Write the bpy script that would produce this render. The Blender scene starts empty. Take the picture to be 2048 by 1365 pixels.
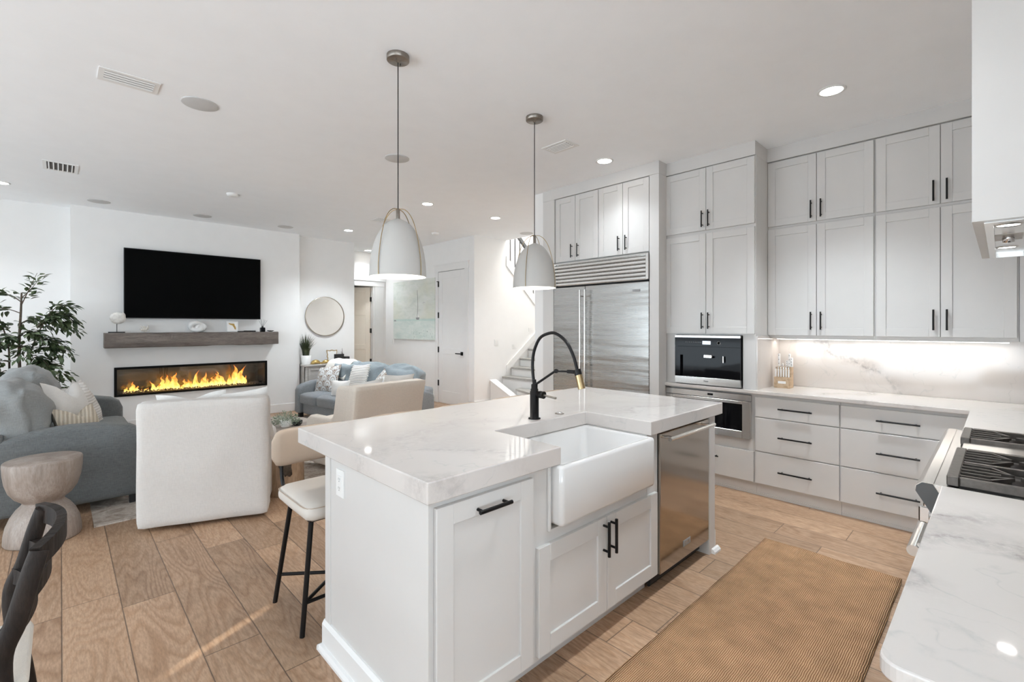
import bpy, math, random
QIX, QNX = 6.2, 5.1
from mathutils import Vector, Matrix, noise
random.seed(7)
S = bpy.context.scene
COL = S.collection
PI = math.pi

# ------------------------------------------------------------------ camera, light, exposure
CAM_Z, YAW, FPX = 1.4686, 0.8055, 939.7
cd = bpy.data.cameras.new('camera'); cam = bpy.data.objects.new('camera', cd); COL.objects.link(cam)
cam.location = (0, 0, CAM_Z); cam.rotation_euler = (PI/2, 0, YAW - PI/2)
cd.sensor_width = 36; cd.lens = FPX/2048*36; cd.shift_y = -(682.5-652.9)/2048; cd.clip_start = 0.02
S.camera = cam
S.view_settings.view_transform = 'Standard'; S.view_settings.look = 'None'
S.view_settings.gamma = 1; S.view_settings.use_curve_mapping = False
S.view_settings.exposure = 0.78
w = bpy.data.worlds.new('world'); S.world = w; w.use_nodes = True
bg = w.node_tree.nodes['Background']; bg.inputs[0].default_value = (0.80, 0.90, 1.0, 1); bg.inputs[1].default_value = 1.0
cy = S.cycles
cy.max_bounces = 14; cy.diffuse_bounces = 12; cy.glossy_bounces = 5; cy.transmission_bounces = 6; cy.transparent_max_bounces = 10
cy.caustics_reflective = False; cy.caustics_refractive = False; cy.sample_clamp_indirect = 6.0
cy.use_denoising = True

def light(name, kind, loc, energy, color=(1, 1, 1), rot=(0, 0, 0), size=None, size_y=None, spot=None, blend=0.6, parent=None):
    l = bpy.data.lights.new(name, kind); l.energy = energy; l.color = color
    o = bpy.data.objects.new(name, l); COL.objects.link(o); o.location = loc; o.rotation_euler = rot
    if kind == 'AREA':
        l.shape = 'RECTANGLE'; l.size = size; l.size_y = size_y or size
    elif size is not None:
        l.shadow_soft_size = size
    if spot: l.spot_size = spot; l.spot_blend = blend
    if parent is not None:
        o.parent = parent; o.matrix_parent_inverse = WI(parent)
    return o

DAY = (0.76, 0.895, 1.0)
# daylight through the openings of the room: sky light, plus added up-tilted lamps that brighten the ceiling
light('daylight_left', 'AREA', (-4.42, 3.4, 1.35), 92, DAY, (0, -PI/2, 0), 2.3, 7.5)
light('ceiling_fill_left', 'AREA', (-4.38, 3.4, 0.9), 85, DAY, (0, -PI/2-math.radians(45), 0), 1.5, 7.5)  # added fill lamp tilted up at the ceiling, no terrace behind it
light('daylight_back', 'AREA', (-1.0, -3.92, 1.4), 10, DAY, (PI/2, 0, 0), 6.0, 2.3)
light('ceiling_fill_back', 'AREA', (-1.0, -3.85, 0.9), 190, DAY, (PI/2+math.radians(58), 0, 0), 6.0, 1.5)  # second added fill, aimed up so the ceiling brightens
light('daylight_stair', 'AREA', (7.3, 5.2, 5.7), 95, (1, 0.99, 0.97), (0, 0, 0), 2.0, 2.0)
SUN = light('sun', 'SUN', (-6, 0, 5), 16.0, (1, 0.93, 0.82), (0, 0, 0), 0.004)
SUN.data.angle = 0.009
SUN_DIR = Vector((0.903, 0.429, -0.20)).normalized()
SUN.rotation_euler = SUN_DIR.to_track_quat('-Z', 'Y').to_euler()

# ------------------------------------------------------------------ materials
def new_mat(name):
    m = bpy.data.materials.new(name); m.use_nodes = True
    nt = m.node_tree; b = nt.nodes['Principled BSDF']
    return m, nt, b
def N(nt, t, **k):
    n = nt.nodes.new(t)
    for a, v in k.items():
        if a.startswith('i_'):
            key = a[2:]
            n.inputs[int(key) if key.isdigit() else key].default_value = v
        else: setattr(n, a, v)
    return n
def L(nt, a, b): nt.links.new(a, b)
def ramp(nt, fac, stops, interp='LINEAR'):
    r = N(nt, 'ShaderNodeValToRGB'); r.color_ramp.interpolation = interp
    e = r.color_ramp.elements
    while len(e) < len(stops): e.new(0.5)
    for i, (p, c) in enumerate(stops):
        e[i].position = p; e[i].color = (c, c, c, 1) if isinstance(c, (int, float)) else (*c, 1)
    L(nt, fac, r.inputs[0]); return r
def math_n(nt, op, a, b=None, c=None):
    n = N(nt, 'ShaderNodeMath', operation=op)
    for i, v in enumerate((a, b, c)):
        if v is None: continue
        if isinstance(v, (int, float)): n.inputs[i].default_value = v
        else: L(nt, v, n.inputs[i])
    return n.outputs[0]
def mixc(nt, fac, a, b, bt='MIX'):
    n = N(nt, 'ShaderNodeMix', data_type='RGBA', blend_type=bt)
    for i, v in ((0, fac), (6, a), (7, b)):
        if isinstance(v, (int, float)): n.inputs[i].default_value = v
        elif isinstance(v, tuple): n.inputs[i].default_value = (*v, 1)
        else: L(nt, v, n.inputs[i])
    return n.outputs[2]
def bump(nt, b, h, strength=0.2, dist=0.01):
    n = N(nt, 'ShaderNodeBump'); n.inputs['Strength'].default_value = strength; n.inputs['Distance'].default_value = dist
    L(nt, h, n.inputs['Height']); L(nt, n.outputs[0], b.inputs['Normal'])
def coord(nt, scale=(1, 1, 1), kind='Object', rot=(0, 0, 0)):
    tc = N(nt, 'ShaderNodeTexCoord'); mp = N(nt, 'ShaderNodeMapping'); mp.inputs['Scale'].default_value = scale
    mp.inputs['Rotation'].default_value = rot
    L(nt, tc.outputs[kind], mp.inputs[0]); return mp.outputs[0]
def noise_n(nt, vec, scale, detail=4, rough=0.5, dist=0.0):
    n = N(nt, 'ShaderNodeTexNoise'); n.inputs['Scale'].default_value = scale; n.inputs['Detail'].default_value = detail
    n.inputs['Roughness'].default_value = rough; n.inputs['Distortion'].default_value = dist
    L(nt, vec, n.inputs['Vector']); return n.outputs['Fac']

def plain(name, col, rough=0.5, metal=0.0, var=0.03, nscale=6.0, bstr=0.0, bscale=80.0, spec=0.5, coat=0.0):
    m, nt, b = new_mat(name)
    v = coord(nt)
    f = noise_n(nt, v, nscale)
    c0 = tuple(x*(1-var) for x in col); c1 = tuple(min(1, x*(1+var)) for x in col)
    r = ramp(nt, f, [(0.3, c0), (0.7, c1)])
    L(nt, r.outputs[0], b.inputs['Base Color'])
    b.inputs['Roughness'].default_value = rough; b.inputs['Metallic'].default_value = metal
    b.inputs['Specular IOR Level'].default_value = spec
    if coat: b.inputs['Coat Weight'].default_value = coat; b.inputs['Coat Roughness'].default_value = 0.05
    if bstr: bump(nt, b, noise_n(nt, v, bscale, 3), bstr, 0.004)
    return m
def emit(name, col, strength):
    m, nt, b = new_mat(name)
    b.inputs['Base Color'].default_value = (*col, 1)
    b.inputs['Emission Color'].default_value = (*col, 1); b.inputs['Emission Strength'].default_value = strength
    return m
def fabric(name, col, var=0.12, scale=260.0, bstr=0.35, slub=(1, 1, 12), fold=0.0):
    m, nt, b = new_mat(name)
    v = coord(nt)
    a = noise_n(nt, coord(nt, (scale, scale, scale*0.12)), 1, 2)
    h = noise_n(nt, coord(nt, (scale*0.12, scale*0.12, scale)), 1, 2)
    s = math_n(nt, 'ADD', a, h)
    big = noise_n(nt, v, 5, 3)
    t = math_n(nt, 'ADD', math_n(nt, 'MULTIPLY', s, 0.42), math_n(nt, 'MULTIPLY', big, 0.16))
    r = ramp(nt, t, [(0.3, tuple(x*(1-var) for x in col)), (0.7, tuple(min(1, x*(1+var)) for x in col))])
    L(nt, r.outputs[0], b.inputs['Base Color'])
    b.inputs['Roughness'].default_value = 0.92; b.inputs['Specular IOR Level'].default_value = 0.15
    b.inputs['Sheen Weight'].default_value = 0.15
    hh = s
    if fold:
        hh = math_n(nt, 'ADD', math_n(nt, 'MULTIPLY', s, 0.12), math_n(nt, 'MULTIPLY', noise_n(nt, coord(nt, (1, 1, 0.5)), 4.5, 2, 0.4, 0.8), fold))
    bump(nt, b, hh, bstr, 0.004 if not fold else 0.03)
    return m

M = {}
M['wall'] = plain('wall_paint', (0.82, 0.815, 0.805), 0.85, var=0.01, spec=0.2)
M['ceil'] = plain('ceiling_paint', (0.915, 0.935, 0.955), 0.9, var=0.01, bstr=0.05, bscale=150, spec=0.1)
M['trim'] = plain('trim_paint', (0.78, 0.775, 0.765), 0.4, var=0.01)
M['cab'] = plain('cabinet_lacquer', (0.625, 0.612, 0.595), 0.38, var=0.01)
M['cab_gap'] = plain('cabinet_gap', (0.30, 0.29, 0.28), 0.7)
M['black'] = plain('matte_black_metal', (0.012, 0.011, 0.011), 0.35, 0.6, 0.1)
M['blackp'] = plain('black_plastic', (0.012, 0.012, 0.013), 0.45)
M['dark'] = plain('shadow_gap', (0.02, 0.02, 0.02), 0.9)
M['bronze'] = plain('brushed_bronze', (0.27, 0.24, 0.21), 0.35, 0.9, 0.1, 60)
M['brass'] = plain('aged_brass', (0.42, 0.31, 0.17), 0.28, 1.0, 0.1, 60)
M['chrome'] = plain('chrome', (0.75, 0.75, 0.75), 0.08, 1.0, 0.0)
M['gold'] = plain('gold_leaf', (0.60, 0.42, 0.16), 0.28, 1.0, 0.15, 30)
M['white_gl'] = plain('white_fireclay', (0.72, 0.715, 0.705), 0.10, var=0.0, coat=0.6)
M['white_p'] = plain('white_plastic', (0.80, 0.80, 0.79), 0.35, var=0.0)
M['shade'] = plain('pendant_shade_paint', (0.50, 0.488, 0.465), 0.6, var=0.02)
M['shade_in'] = plain('pendant_inner_paint', (0.92, 0.91, 0.88), 0.5, var=0.0)
M['glassblack'] = plain('black_glass', (0.005, 0.005, 0.006), 0.05, var=0.0, spec=0.12)
M['tvscreen'] = plain('tv_screen', (0.0015, 0.0015, 0.0015), 0.6, var=0.0, spec=0.05)
M['lens'] = emit('lamp_lens', (1.0, 0.97, 0.92), 14)
M['bulb'] = emit('pendant_bulb', (1.0, 0.95, 0.86), 10)
M['strip'] = emit('under_cabinet_strip', (1.0, 0.96, 0.90), 6)
M['display'] = emit('display_glow', (0.75, 0.85, 1.0), 1.2)
M['speaker'] = plain('speaker_grille', (0.58, 0.58, 0.575), 0.8, bstr=0.3, bscale=500)
M['ventdark'] = plain('vent_shadow', (0.16, 0.16, 0.16), 0.9)
M['cast'] = plain('cast_iron', (0.035, 0.03, 0.028), 0.45, 0.4, 0.2, 40)
M['castlit'] = plain('cast_iron_lit', (0.11, 0.098, 0.088), 0.4, 0.7, 0.2, 40)  # paler copy of the cast iron for the grates, light put into its colour
M['leather_t'] = plain('tan_leatherette', (0.46, 0.365, 0.285), 0.55, var=0.05, bstr=0.1, bscale=200)
M['seat_g'] = plain('greige_leatherette', (0.60, 0.555, 0.505), 0.6, var=0.03, bstr=0.1, bscale=200)
M['soil'] = plain('soil', (0.05, 0.04, 0.03), 0.95, var=0.3)
M['pot'] = plain('white_ceramic', (0.83, 0.83, 0.81), 0.35, var=0.0)
M['basket'] = plain('woven_basket', (0.35, 0.25, 0.16), 0.8, var=0.25, nscale=60, bstr=0.4)
M['shell'] = plain('bleached_shell', (0.78, 0.76, 0.72), 0.6, var=0.10, nscale=30, bstr=0.3, bscale=60)
M['coral'] = plain('coral_white', (0.80, 0.76, 0.70), 0.7, var=0.2, nscale=50, bstr=0.3)
M['plaster'] = plain('white_plaster', (0.80, 0.80, 0.79), 0.6, var=0.02)
M['paper'] = plain('paper_white', (0.85, 0.84, 0.82), 0.7, var=0.0)
M['ink'] = plain('dark_ink', (0.10, 0.10, 0.10), 0.7, var=0.0)
M['greyink'] = plain('grey_ink', (0.30, 0.30, 0.30), 0.6, var=0.0)
M['mirror'] = plain('mirror_silver', (0.90, 0.92, 0.92), 0.01, 1.0, 0.0)
M['mirrorframe'] = plain('champagne_metal', (0.62, 0.57, 0.48), 0.3, 0.9, 0.05)
M['firebox'] = plain('firebox_metal', (0.004, 0.004, 0.004), 0.5, spec=0.12)
M['fireback'] = plain('firebox_back_panel', (0.20, 0.165, 0.12), 0.14, 0.7, 0.15, 3)
M['stone'] = plain('stair_tread_grey', (0.33, 0.32, 0.30), 0.5, var=0.12, nscale=20)
M['rail'] = plain('stair_rail_grey', (0.09, 0.09, 0.09), 0.5)

# steel: brushed horizontally or vertically
def steel(name, col, rough, stretch, bs=0.03):
    m, nt, b = new_mat(name)
    f = noise_n(nt, coord(nt, stretch), 1, 4, 0.6)
    r = ramp(nt, f, [(0.3, tuple(x*0.96 for x in col)), (0.7, col)])
    L(nt, r.outputs[0], b.inputs['Base Color'])
    b.inputs['Metallic'].default_value = 1.0
    rr = ramp(nt, f, [(0.2, rough*0.92), (0.8, rough*1.1)]); L(nt, rr.outputs[0], b.inputs['Roughness'])
    wob = noise_n(nt, coord(nt, (0.6, 0.6, 5.0)), 1.3, 2)
    bump(nt, b, wob, bs, 0.05)
    return m
M['steel'] = steel('stainless_steel', (0.66, 0.65, 0.63), 0.22, (4, 4, 400))
M['steel_f'] = steel('stainless_fridge', (0.50, 0.487, 0.47), 0.27, (3, 3, 300), 0.25)
M['steel_d'] = steel('stainless_dishwasher', (0.44, 0.40, 0.36), 0.12, (300, 300, 3), 0.01)
M['steel_b'] = plain('bright_steel', (0.72, 0.70, 0.67), 0.18, 1.0, 0.05, 50)

# plank floor: boards along Y, width .228
def plank_floor():
    m, nt, b = new_mat('oak_plank_floor')
    tc = N(nt, 'ShaderNodeTexCoord'); sx = N(nt, 'ShaderNodeSeparateXYZ'); L(nt, tc.outputs['Object'], sx.inputs[0])
    X, Y = sx.outputs[0], sx.outputs[1]
    u = math_n(nt, 'DIVIDE', math_n(nt, 'ADD', X, 20.06), 0.228)
    row = math_n(nt, 'FLOOR', u)
    wn = N(nt, 'ShaderNodeTexWhiteNoise', noise_dimensions='1D'); L(nt, row, wn.inputs['W'])
    vv = math_n(nt, 'ADD', math_n(nt, 'DIVIDE', math_n(nt, 'ADD', Y, 20.0), 1.52), math_n(nt, 'MULTIPLY', wn.outputs[0], 3.0))
    colm = math_n(nt, 'FLOOR', vv)
    cb = N(nt, 'ShaderNodeCombineXYZ'); L(nt, row, cb.inputs[0]); L(nt, colm, cb.inputs[1])
    wn2 = N(nt, 'ShaderNodeTexWhiteNoise', noise_dimensions='2D'); L(nt, cb.outputs[0], wn2.inputs['Vector'])
    pid = wn2.outputs[0]
    fu = math_n(nt, 'FRACT', u); fv = math_n(nt, 'FRACT', vv)
    eu = math_n(nt, 'MULTIPLY', math_n(nt, 'MINIMUM', fu, math_n(nt, 'SUBTRACT', 1, fu)), 0.228)
    ev = math_n(nt, 'MULTIPLY', math_n(nt, 'MINIMUM', fv, math_n(nt, 'SUBTRACT', 1, fv)), 1.52)
    edge = math_n(nt, 'MINIMUM', eu, ev)
    seam = ramp(nt, edge, [(0.0, 0.0), (0.0014, 1.0)])
    # grain space, shifted per board
    gv = N(nt, 'ShaderNodeCombineXYZ')
    L(nt, math_n(nt, 'ADD', X, math_n(nt, 'MULTIPLY', pid, 37.0)), gv.inputs[0])
    L(nt, math_n(nt, 'ADD', math_n(nt, 'MULTIPLY', Y, 0.16), math_n(nt, 'MULTIPLY', pid, 11.0)), gv.inputs[1])
    L(nt, math_n(nt, 'MULTIPLY', pid, 5.0), gv.inputs[2])
    field = noise_n(nt, gv.outputs[0], 4.2, 2, 0.42)
    rings = math_n(nt, 'FRACT', math_n(nt, 'MULTIPLY', field, 22.0))
    ring = ramp(nt, rings, [(0.0, 0.0), (0.5, 1.0), (0.85, 0.75), (1.0, 0.0)])
    fine = noise_n(nt, gv.outputs[0], 130, 4, 0.65)
    cloud = noise_n(nt, gv.outputs[0], 3.2, 3, 0.55)
    knotv = N(nt, 'ShaderNodeTexVoronoi'); knotv.inputs['Scale'].default_value = 3.1; L(nt, gv.outputs[0], knotv.inputs['Vector'])
    knot = ramp(nt, knotv.outputs['Distance'], [(0.02, 1.0), (0.13, 0.0)])
    base = ramp(nt, cloud, [(0.28, (0.25, 0.140, 0.078)), (0.5, (0.395, 0.242, 0.144)), (0.75, (0.52, 0.338, 0.212))])
    c = mixc(nt, math_n(nt, 'MULTIPLY', ring.outputs[0], 0.52), base.outputs[0], (0.56, 0.39, 0.265))
    c = mixc(nt, ramp(nt, fine, [(0.38, 0.35), (0.62, 0.0)]).outputs[0], c, (0.13, 0.075, 0.045))
    c = mixc(nt, math_n(nt, 'MULTIPLY', knot.outputs[0], 0.65), c, (0.10, 0.055, 0.035))
    tint = ramp(nt, pid, [(0.0, 0.82), (0.5, 1.0), (1.0, 1.14)])
    c = mixc(nt, 1.0, c, tint.outputs[0], 'MULTIPLY')
    c = mixc(nt, seam.outputs[0], (0.075, 0.045, 0.03), c)
    L(nt, c, b.inputs['Base Color'])
    rr = ramp(nt, fine, [(0.3, 0.50), (0.7, 0.38)]); L(nt, rr.outputs[0], b.inputs['Roughness'])
    h = math_n(nt, 'ADD', math_n(nt, 'MULTIPLY', ring.outputs[0], 0.25), math_n(nt, 'ADD', math_n(nt, 'MULTIPLY', fine, 0.3), seam.outputs[0]))
    bump(nt, b, h, 0.25, 0.0015)
    return m
M['floor'] = plank_floor()

def wood(name, c0, c1, c2, axis=0, scale=1.0, rough=0.6, ringn=12, bs=0.4):
    m, nt, b = new_mat(name)
    st = [6.0*scale]*3; st[axis] = 0.9*scale
    v = coord(nt, tuple(st))
    f = noise_n(nt, v, 1.0, 3, 0.5, 0.4)
    rg = math_n(nt, 'FRACT', math_n(nt, 'MULTIPLY', f, ringn))
    fine = noise_n(nt, v, 14, 4, 0.7)
    r = ramp(nt, f, [(0.3, c0), (0.5, c1), (0.72, c2)])
    c = mixc(nt, math_n(nt, 'MULTIPLY', ramp(nt, rg, [(0, 0), (0.5, 1), (1, 0)]).outputs[0], 0.25), r.outputs[0], c2)
    c = mixc(nt, ramp(nt, fine, [(0.35, 0.5), (0.6, 0.0)]).outputs[0], c, c0)
    L(nt, c, b.inputs['Base Color']); b.inputs['Roughness'].default_value = rough
    bump(nt, b, math_n(nt, 'ADD', fine, rg), bs, 0.003)
    return m
M['mantel'] = wood('weathered_beam_wood', (0.055, 0.042, 0.036), (0.15, 0.122, 0.105), (0.23, 0.195, 0.172), 0, 1.0, 0.75)
M['stoolwood'] = wood('limed_mango_wood', (0.20, 0.155, 0.125), (0.31, 0.25, 0.21), (0.45, 0.39, 0.35), 2, 1.6, 0.5, 14, 0.3)
M['logwood'] = wood('natural_stump_wood', (0.20, 0.125, 0.07), (0.42, 0.29, 0.19), (0.58, 0.44, 0.31), 2, 1.2, 0.6)
M['darkwood'] = wood('espresso_wood', (0.010, 0.007, 0.006), (0.022, 0.016, 0.013), (0.040, 0.029, 0.023), 2, 3.0, 0.6)
M['darkwood'].node_tree.nodes['Principled BSDF'].inputs['Specular IOR Level'].default_value = 0.2
M['console'] = wood('whitewashed_wood', (0.36, 0.34, 0.32), (0.52, 0.50, 0.47), (0.62, 0.60, 0.58), 0, 1.5, 0.6)
M['knifewood'] = wood('ash_block_wood', (0.36, 0.25, 0.15), (0.50, 0.37, 0.24), (0.60, 0.46, 0.32), 0, 4, 0.5)
M['greywood'] = wood('grey_oak', (0.22, 0.18, 0.15), (0.34, 0.29, 0.25), (0.45, 0.40, 0.35), 0, 1.5, 0.5)

def quartz(name='veined_quartz', loc=(0, 0, 0), k=1.0):
    m, nt, b = new_mat(name)
    v = coord(nt); v.node.inputs['Location'].default_value = loc
    warp = N(nt, 'ShaderNodeTexNoise'); warp.inputs['Scale'].default_value = 1.1; warp.inputs['Detail'].default_value = 5; L(nt, v, warp.inputs['Vector'])
    vm = N(nt, 'ShaderNodeVectorMath', operation='MULTIPLY_ADD'); L(nt, warp.outputs['Color'], vm.inputs[0]); vm.inputs[1].default_value = (0.9, 0.9, 0.9); L(nt, v, vm.inputs[2])
    f1 = noise_n(nt, vm.outputs[0], 0.85, 3, 0.5)
    v1 = ramp(nt, math_n(nt, 'ABSOLUTE', math_n(nt, 'SUBTRACT', f1, 0.5)), [(0.0, 1.0), (0.012, 0.45), (0.040, 0.0)])
    broad = ramp(nt, math_n(nt, 'ABSOLUTE', math_n(nt, 'SUBTRACT', f1, 0.535)), [(0.0, 1.0), (0.055, 0.0)])
    f2 = noise_n(nt, vm.outputs[0], 2.3, 3, 0.5)
    v2 = ramp(nt, math_n(nt, 'ABSOLUTE', math_n(nt, 'SUBTRACT', f2, 0.52)), [(0.0, 1.0), (0.006, 0.0)])
    speck = noise_n(nt, v, 28, 4, 0.7)
    mask = ramp(nt, noise_n(nt, v, 1.3, 3), [(0.38, 0.0), (0.52, 1.0)])
    brk = ramp(nt, speck, [(0.35, 0.0), (0.6, 1.0)])
    a = math_n(nt, 'MULTIPLY', math_n(nt, 'MULTIPLY', v1.outputs[0], mask.outputs[0]), brk.outputs[0])
    c = mixc(nt, math_n(nt, 'MULTIPLY', math_n(nt, 'MULTIPLY', broad.outputs[0], mask.outputs[0]), min(1, 0.75*k)), (0.625, 0.590, 0.563), (0.50, 0.465, 0.44))
    c = mixc(nt, math_n(nt, 'MULTIPLY', a, min(1, 0.8*k)), c, (0.27, 0.245, 0.235))
    c = mixc(nt, math_n(nt, 'MULTIPLY', math_n(nt, 'MULTIPLY', v2.outputs[0], brk.outputs[0]), 0.40), c, (0.40, 0.42, 0.41))
    L(nt, c, b.inputs['Base Color']); b.inputs['Roughness'].default_value = 0.05; b.inputs['Specular IOR Level'].default_value = 0.5
    return m
M['quartz'] = quartz()
M['quartz_island'] = quartz('veined_quartz_island', (QIX, 1.3, 0.4), 0.42)
M['quartz_near'] = quartz('veined_quartz_near', (QNX, 0.9, 0.2), 1.3)

M['sofa'] = fabric('sofa_grey_linen', (0.15, 0.158, 0.158), 0.30)
M['sofa2'] = fabric('sofa_blue_grey_linen', (0.225, 0.24, 0.255), 0.22)
M['cush'] = fabric('sofa_cushion_grey', (0.28, 0.288, 0.285), 0.2, fold=0.8)
M['cush2'] = fabric('sofa_cushion_blue', (0.255, 0.295, 0.315), 0.2, fold=0.8)
M['slip'] = fabric('slipcover_linen', (0.62, 0.59, 0.56), 0.07, fold=0.5)
M['slip2'] = fabric('oatmeal_linen', (0.74, 0.67, 0.59), 0.08)
M['pillow_w'] = fabric('pillow_white', (0.76, 0.745, 0.72), 0.06, fold=0.5)
M['pillow_c'] = fabric('pillow_cream_knit', (0.70, 0.63, 0.52), 0.10, 90, 0.8)
M['throw'] = fabric('throw_white', (0.76, 0.73, 0.67), 0.1, 120, 0.6)
M['cushion_d'] = fabric('dining_cushion', (0.68, 0.64, 0.58), 0.06)

def ribbed(name, col, dark, axis, freq, bs=0.6):
    m, nt, b = new_mat(name)
    tc = N(nt, 'ShaderNodeTexCoord'); sx = N(nt, 'ShaderNodeSeparateXYZ'); L(nt, tc.outputs['Object'], sx.inputs[0])
    wob = noise_n(nt, tc.outputs['Object'], 60, 2)
    s = math_n(nt, 'SINE', math_n(nt, 'ADD', math_n(nt, 'MULTIPLY', sx.outputs[axis], freq), math_n(nt, 'MULTIPLY', wob, 1.5)))
    r = ramp(nt, math_n(nt, 'MULTIPLY_ADD', s, 0.5, 0.5), [(0.0, dark), (0.8, col)])
    L(nt, r.outputs[0], b.inputs['Base Color']); b.inputs['Roughness'].default_value = 0.95; b.inputs['Specular IOR Level'].default_value = 0.1
    bump(nt, b, s, bs, 0.004); return m
M['pillow_rib'] = ribbed('pillow_rib_white', (0.78, 0.765, 0.74), (0.62, 0.60, 0.57), 2, 260)
M['pillow_cable'] = ribbed('pillow_cable_cream', (0.72, 0.655, 0.55), (0.50, 0.44, 0.35), 0, 230, 0.9)

def jute():
    m, nt, b = new_mat('jute_weave')
    tc = N(nt, 'ShaderNodeTexCoord'); sx = N(nt, 'ShaderNodeSeparateXYZ'); L(nt, tc.outputs['Object'], sx.inputs[0])
    X, Y = sx.outputs[0], sx.outputs[1]
    wob = noise_n(nt, tc.outputs['Object'], 25, 2)
    rowp = math_n(nt, 'ADD', math_n(nt, 'MULTIPLY', Y, 125.0), math_n(nt, 'MULTIPLY', wob, 0.9))
    rowi = math_n(nt, 'FLOOR', rowp); rf = math_n(nt, 'FRACT', rowp)
    knot = math_n(nt, 'FRACT', math_n(nt, 'ADD', math_n(nt, 'MULTIPLY', X, 105.0), math_n(nt, 'MULTIPLY', rowi, 0.5)))
    a = math_n(nt, 'SINE', math_n(nt, 'MULTIPLY', rf, PI)); k = math_n(nt, 'SINE', math_n(nt, 'MULTIPLY', knot, PI))
    h = math_n(nt, 'MULTIPLY', a, math_n(nt, 'MULTIPLY_ADD', k, 0.6, 0.4))
    r = ramp(nt, h, [(0.05, (0.17, 0.075, 0.033)), (0.45, (0.40, 0.235, 0.125)), (0.9, (0.62, 0.405, 0.245))])
    spl = ramp(nt, noise_n(nt, tc.outputs['Object'], 9, 3), [(0.3, 0.85), (0.7, 1.12)])
    L(nt, mixc(nt, 1.0, r.outputs[0], spl.outputs[0], 'MULTIPLY'), b.inputs['Base Color'])
    b.inputs['Roughness'].default_value = 0.95; b.inputs['Specular IOR Level'].default_value = 0.1
    bump(nt, b, h, 0.8, 0.004); return m
M['jute'] = jute()

def rugmat():
    m, nt, b = new_mat('vintage_cream_rug')
    v = coord(nt)
    f = noise_n(nt, v, 7, 5, 0.65, 1.2); g = noise_n(nt, v, 60, 3, 0.7)
    r = ramp(nt, f, [(0.35, (0.30, 0.24, 0.19)), (0.5, (0.52, 0.46, 0.40)), (0.68, (0.63, 0.58, 0.52))])
    c = mixc(nt, ramp(nt, g, [(0.4, 0.35), (0.6, 0)]).outputs[0], r.outputs[0], (0.26, 0.21, 0.17))
    L(nt, c, b.inputs['Base Color']); b.inputs['Roughness'].default_value = 0.95
    bump(nt, b, g, 0.4, 0.004); return m
M['rug'] = rugmat()

def painting_mat():
    m, nt, b = new_mat('seascape_paint')
    tc = N(nt, 'ShaderNodeTexCoord'); sx = N(nt, 'ShaderNodeSeparateXYZ'); L(nt, tc.outputs['Generated'], sx.inputs[0])
    Z = sx.outputs[2]; Yg = sx.outputs[1]
    st = coord(nt, (3, 3, 9)); f = noise_n(nt, st, 1.0, 5, 0.6, 0.6)
    sky = ramp(nt, f, [(0.3, (0.58, 0.62, 0.57)), (0.5, (0.68, 0.71, 0.66)), (0.7, (0.76, 0.77, 0.74))])
    sea = ramp(nt, f, [(0.3, (0.55, 0.64, 0.60)), (0.6, (0.69, 0.74, 0.70)), (0.8, (0.76, 0.77, 0.75))])
    yel = ramp(nt, noise_n(nt, coord(nt, (1, 1, 1.2)), 1.8, 3), [(0.5, 0.0), (0.72, 0.5)])
    skyc = mixc(nt, yel.outputs[0], sky.outputs[0], (0.66, 0.66, 0.52))
    hz = ramp(nt, Z, [(0.335, 0.0), (0.345, 1.0)])
    c = mixc(nt, hz.outputs[0], sea.outputs[0], skyc)
    band = ramp(nt, math_n(nt, 'ABSOLUTE', math_n(nt, 'SUBTRACT', Z, 0.33)), [(0.0, 0.7), (0.03, 0.0)])
    c = mixc(nt, band.outputs[0], c, (0.44, 0.60, 0.55))
    dots = ramp(nt, noise_n(nt, coord(nt, (1, 1, 1)), 26, 3, 0.7), [(0.60, 0.0), (0.66, 1.0)])
    low = ramp(nt, Z, [(0.02, 1.0), (0.16, 1.0), (0.2, 0.0)])
    d = math_n(nt, 'MULTIPLY', math_n(nt, 'MULTIPLY', dots.outputs[0], low.outputs[0]), ramp(nt, Yg, [(0.5, 1.0), (0.62, 0.0)]).outputs[0])
    c = mixc(nt, math_n(nt, 'MULTIPLY', d, 0.8), c, (0.18, 0.27, 0.25))
    L(nt, c, b.inputs['Base Color']); b.inputs['Roughness'].default_value = 0.6
    bump(nt, b, f, 0.3, 0.005); return m
M['painting'] = painting_mat()

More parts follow.
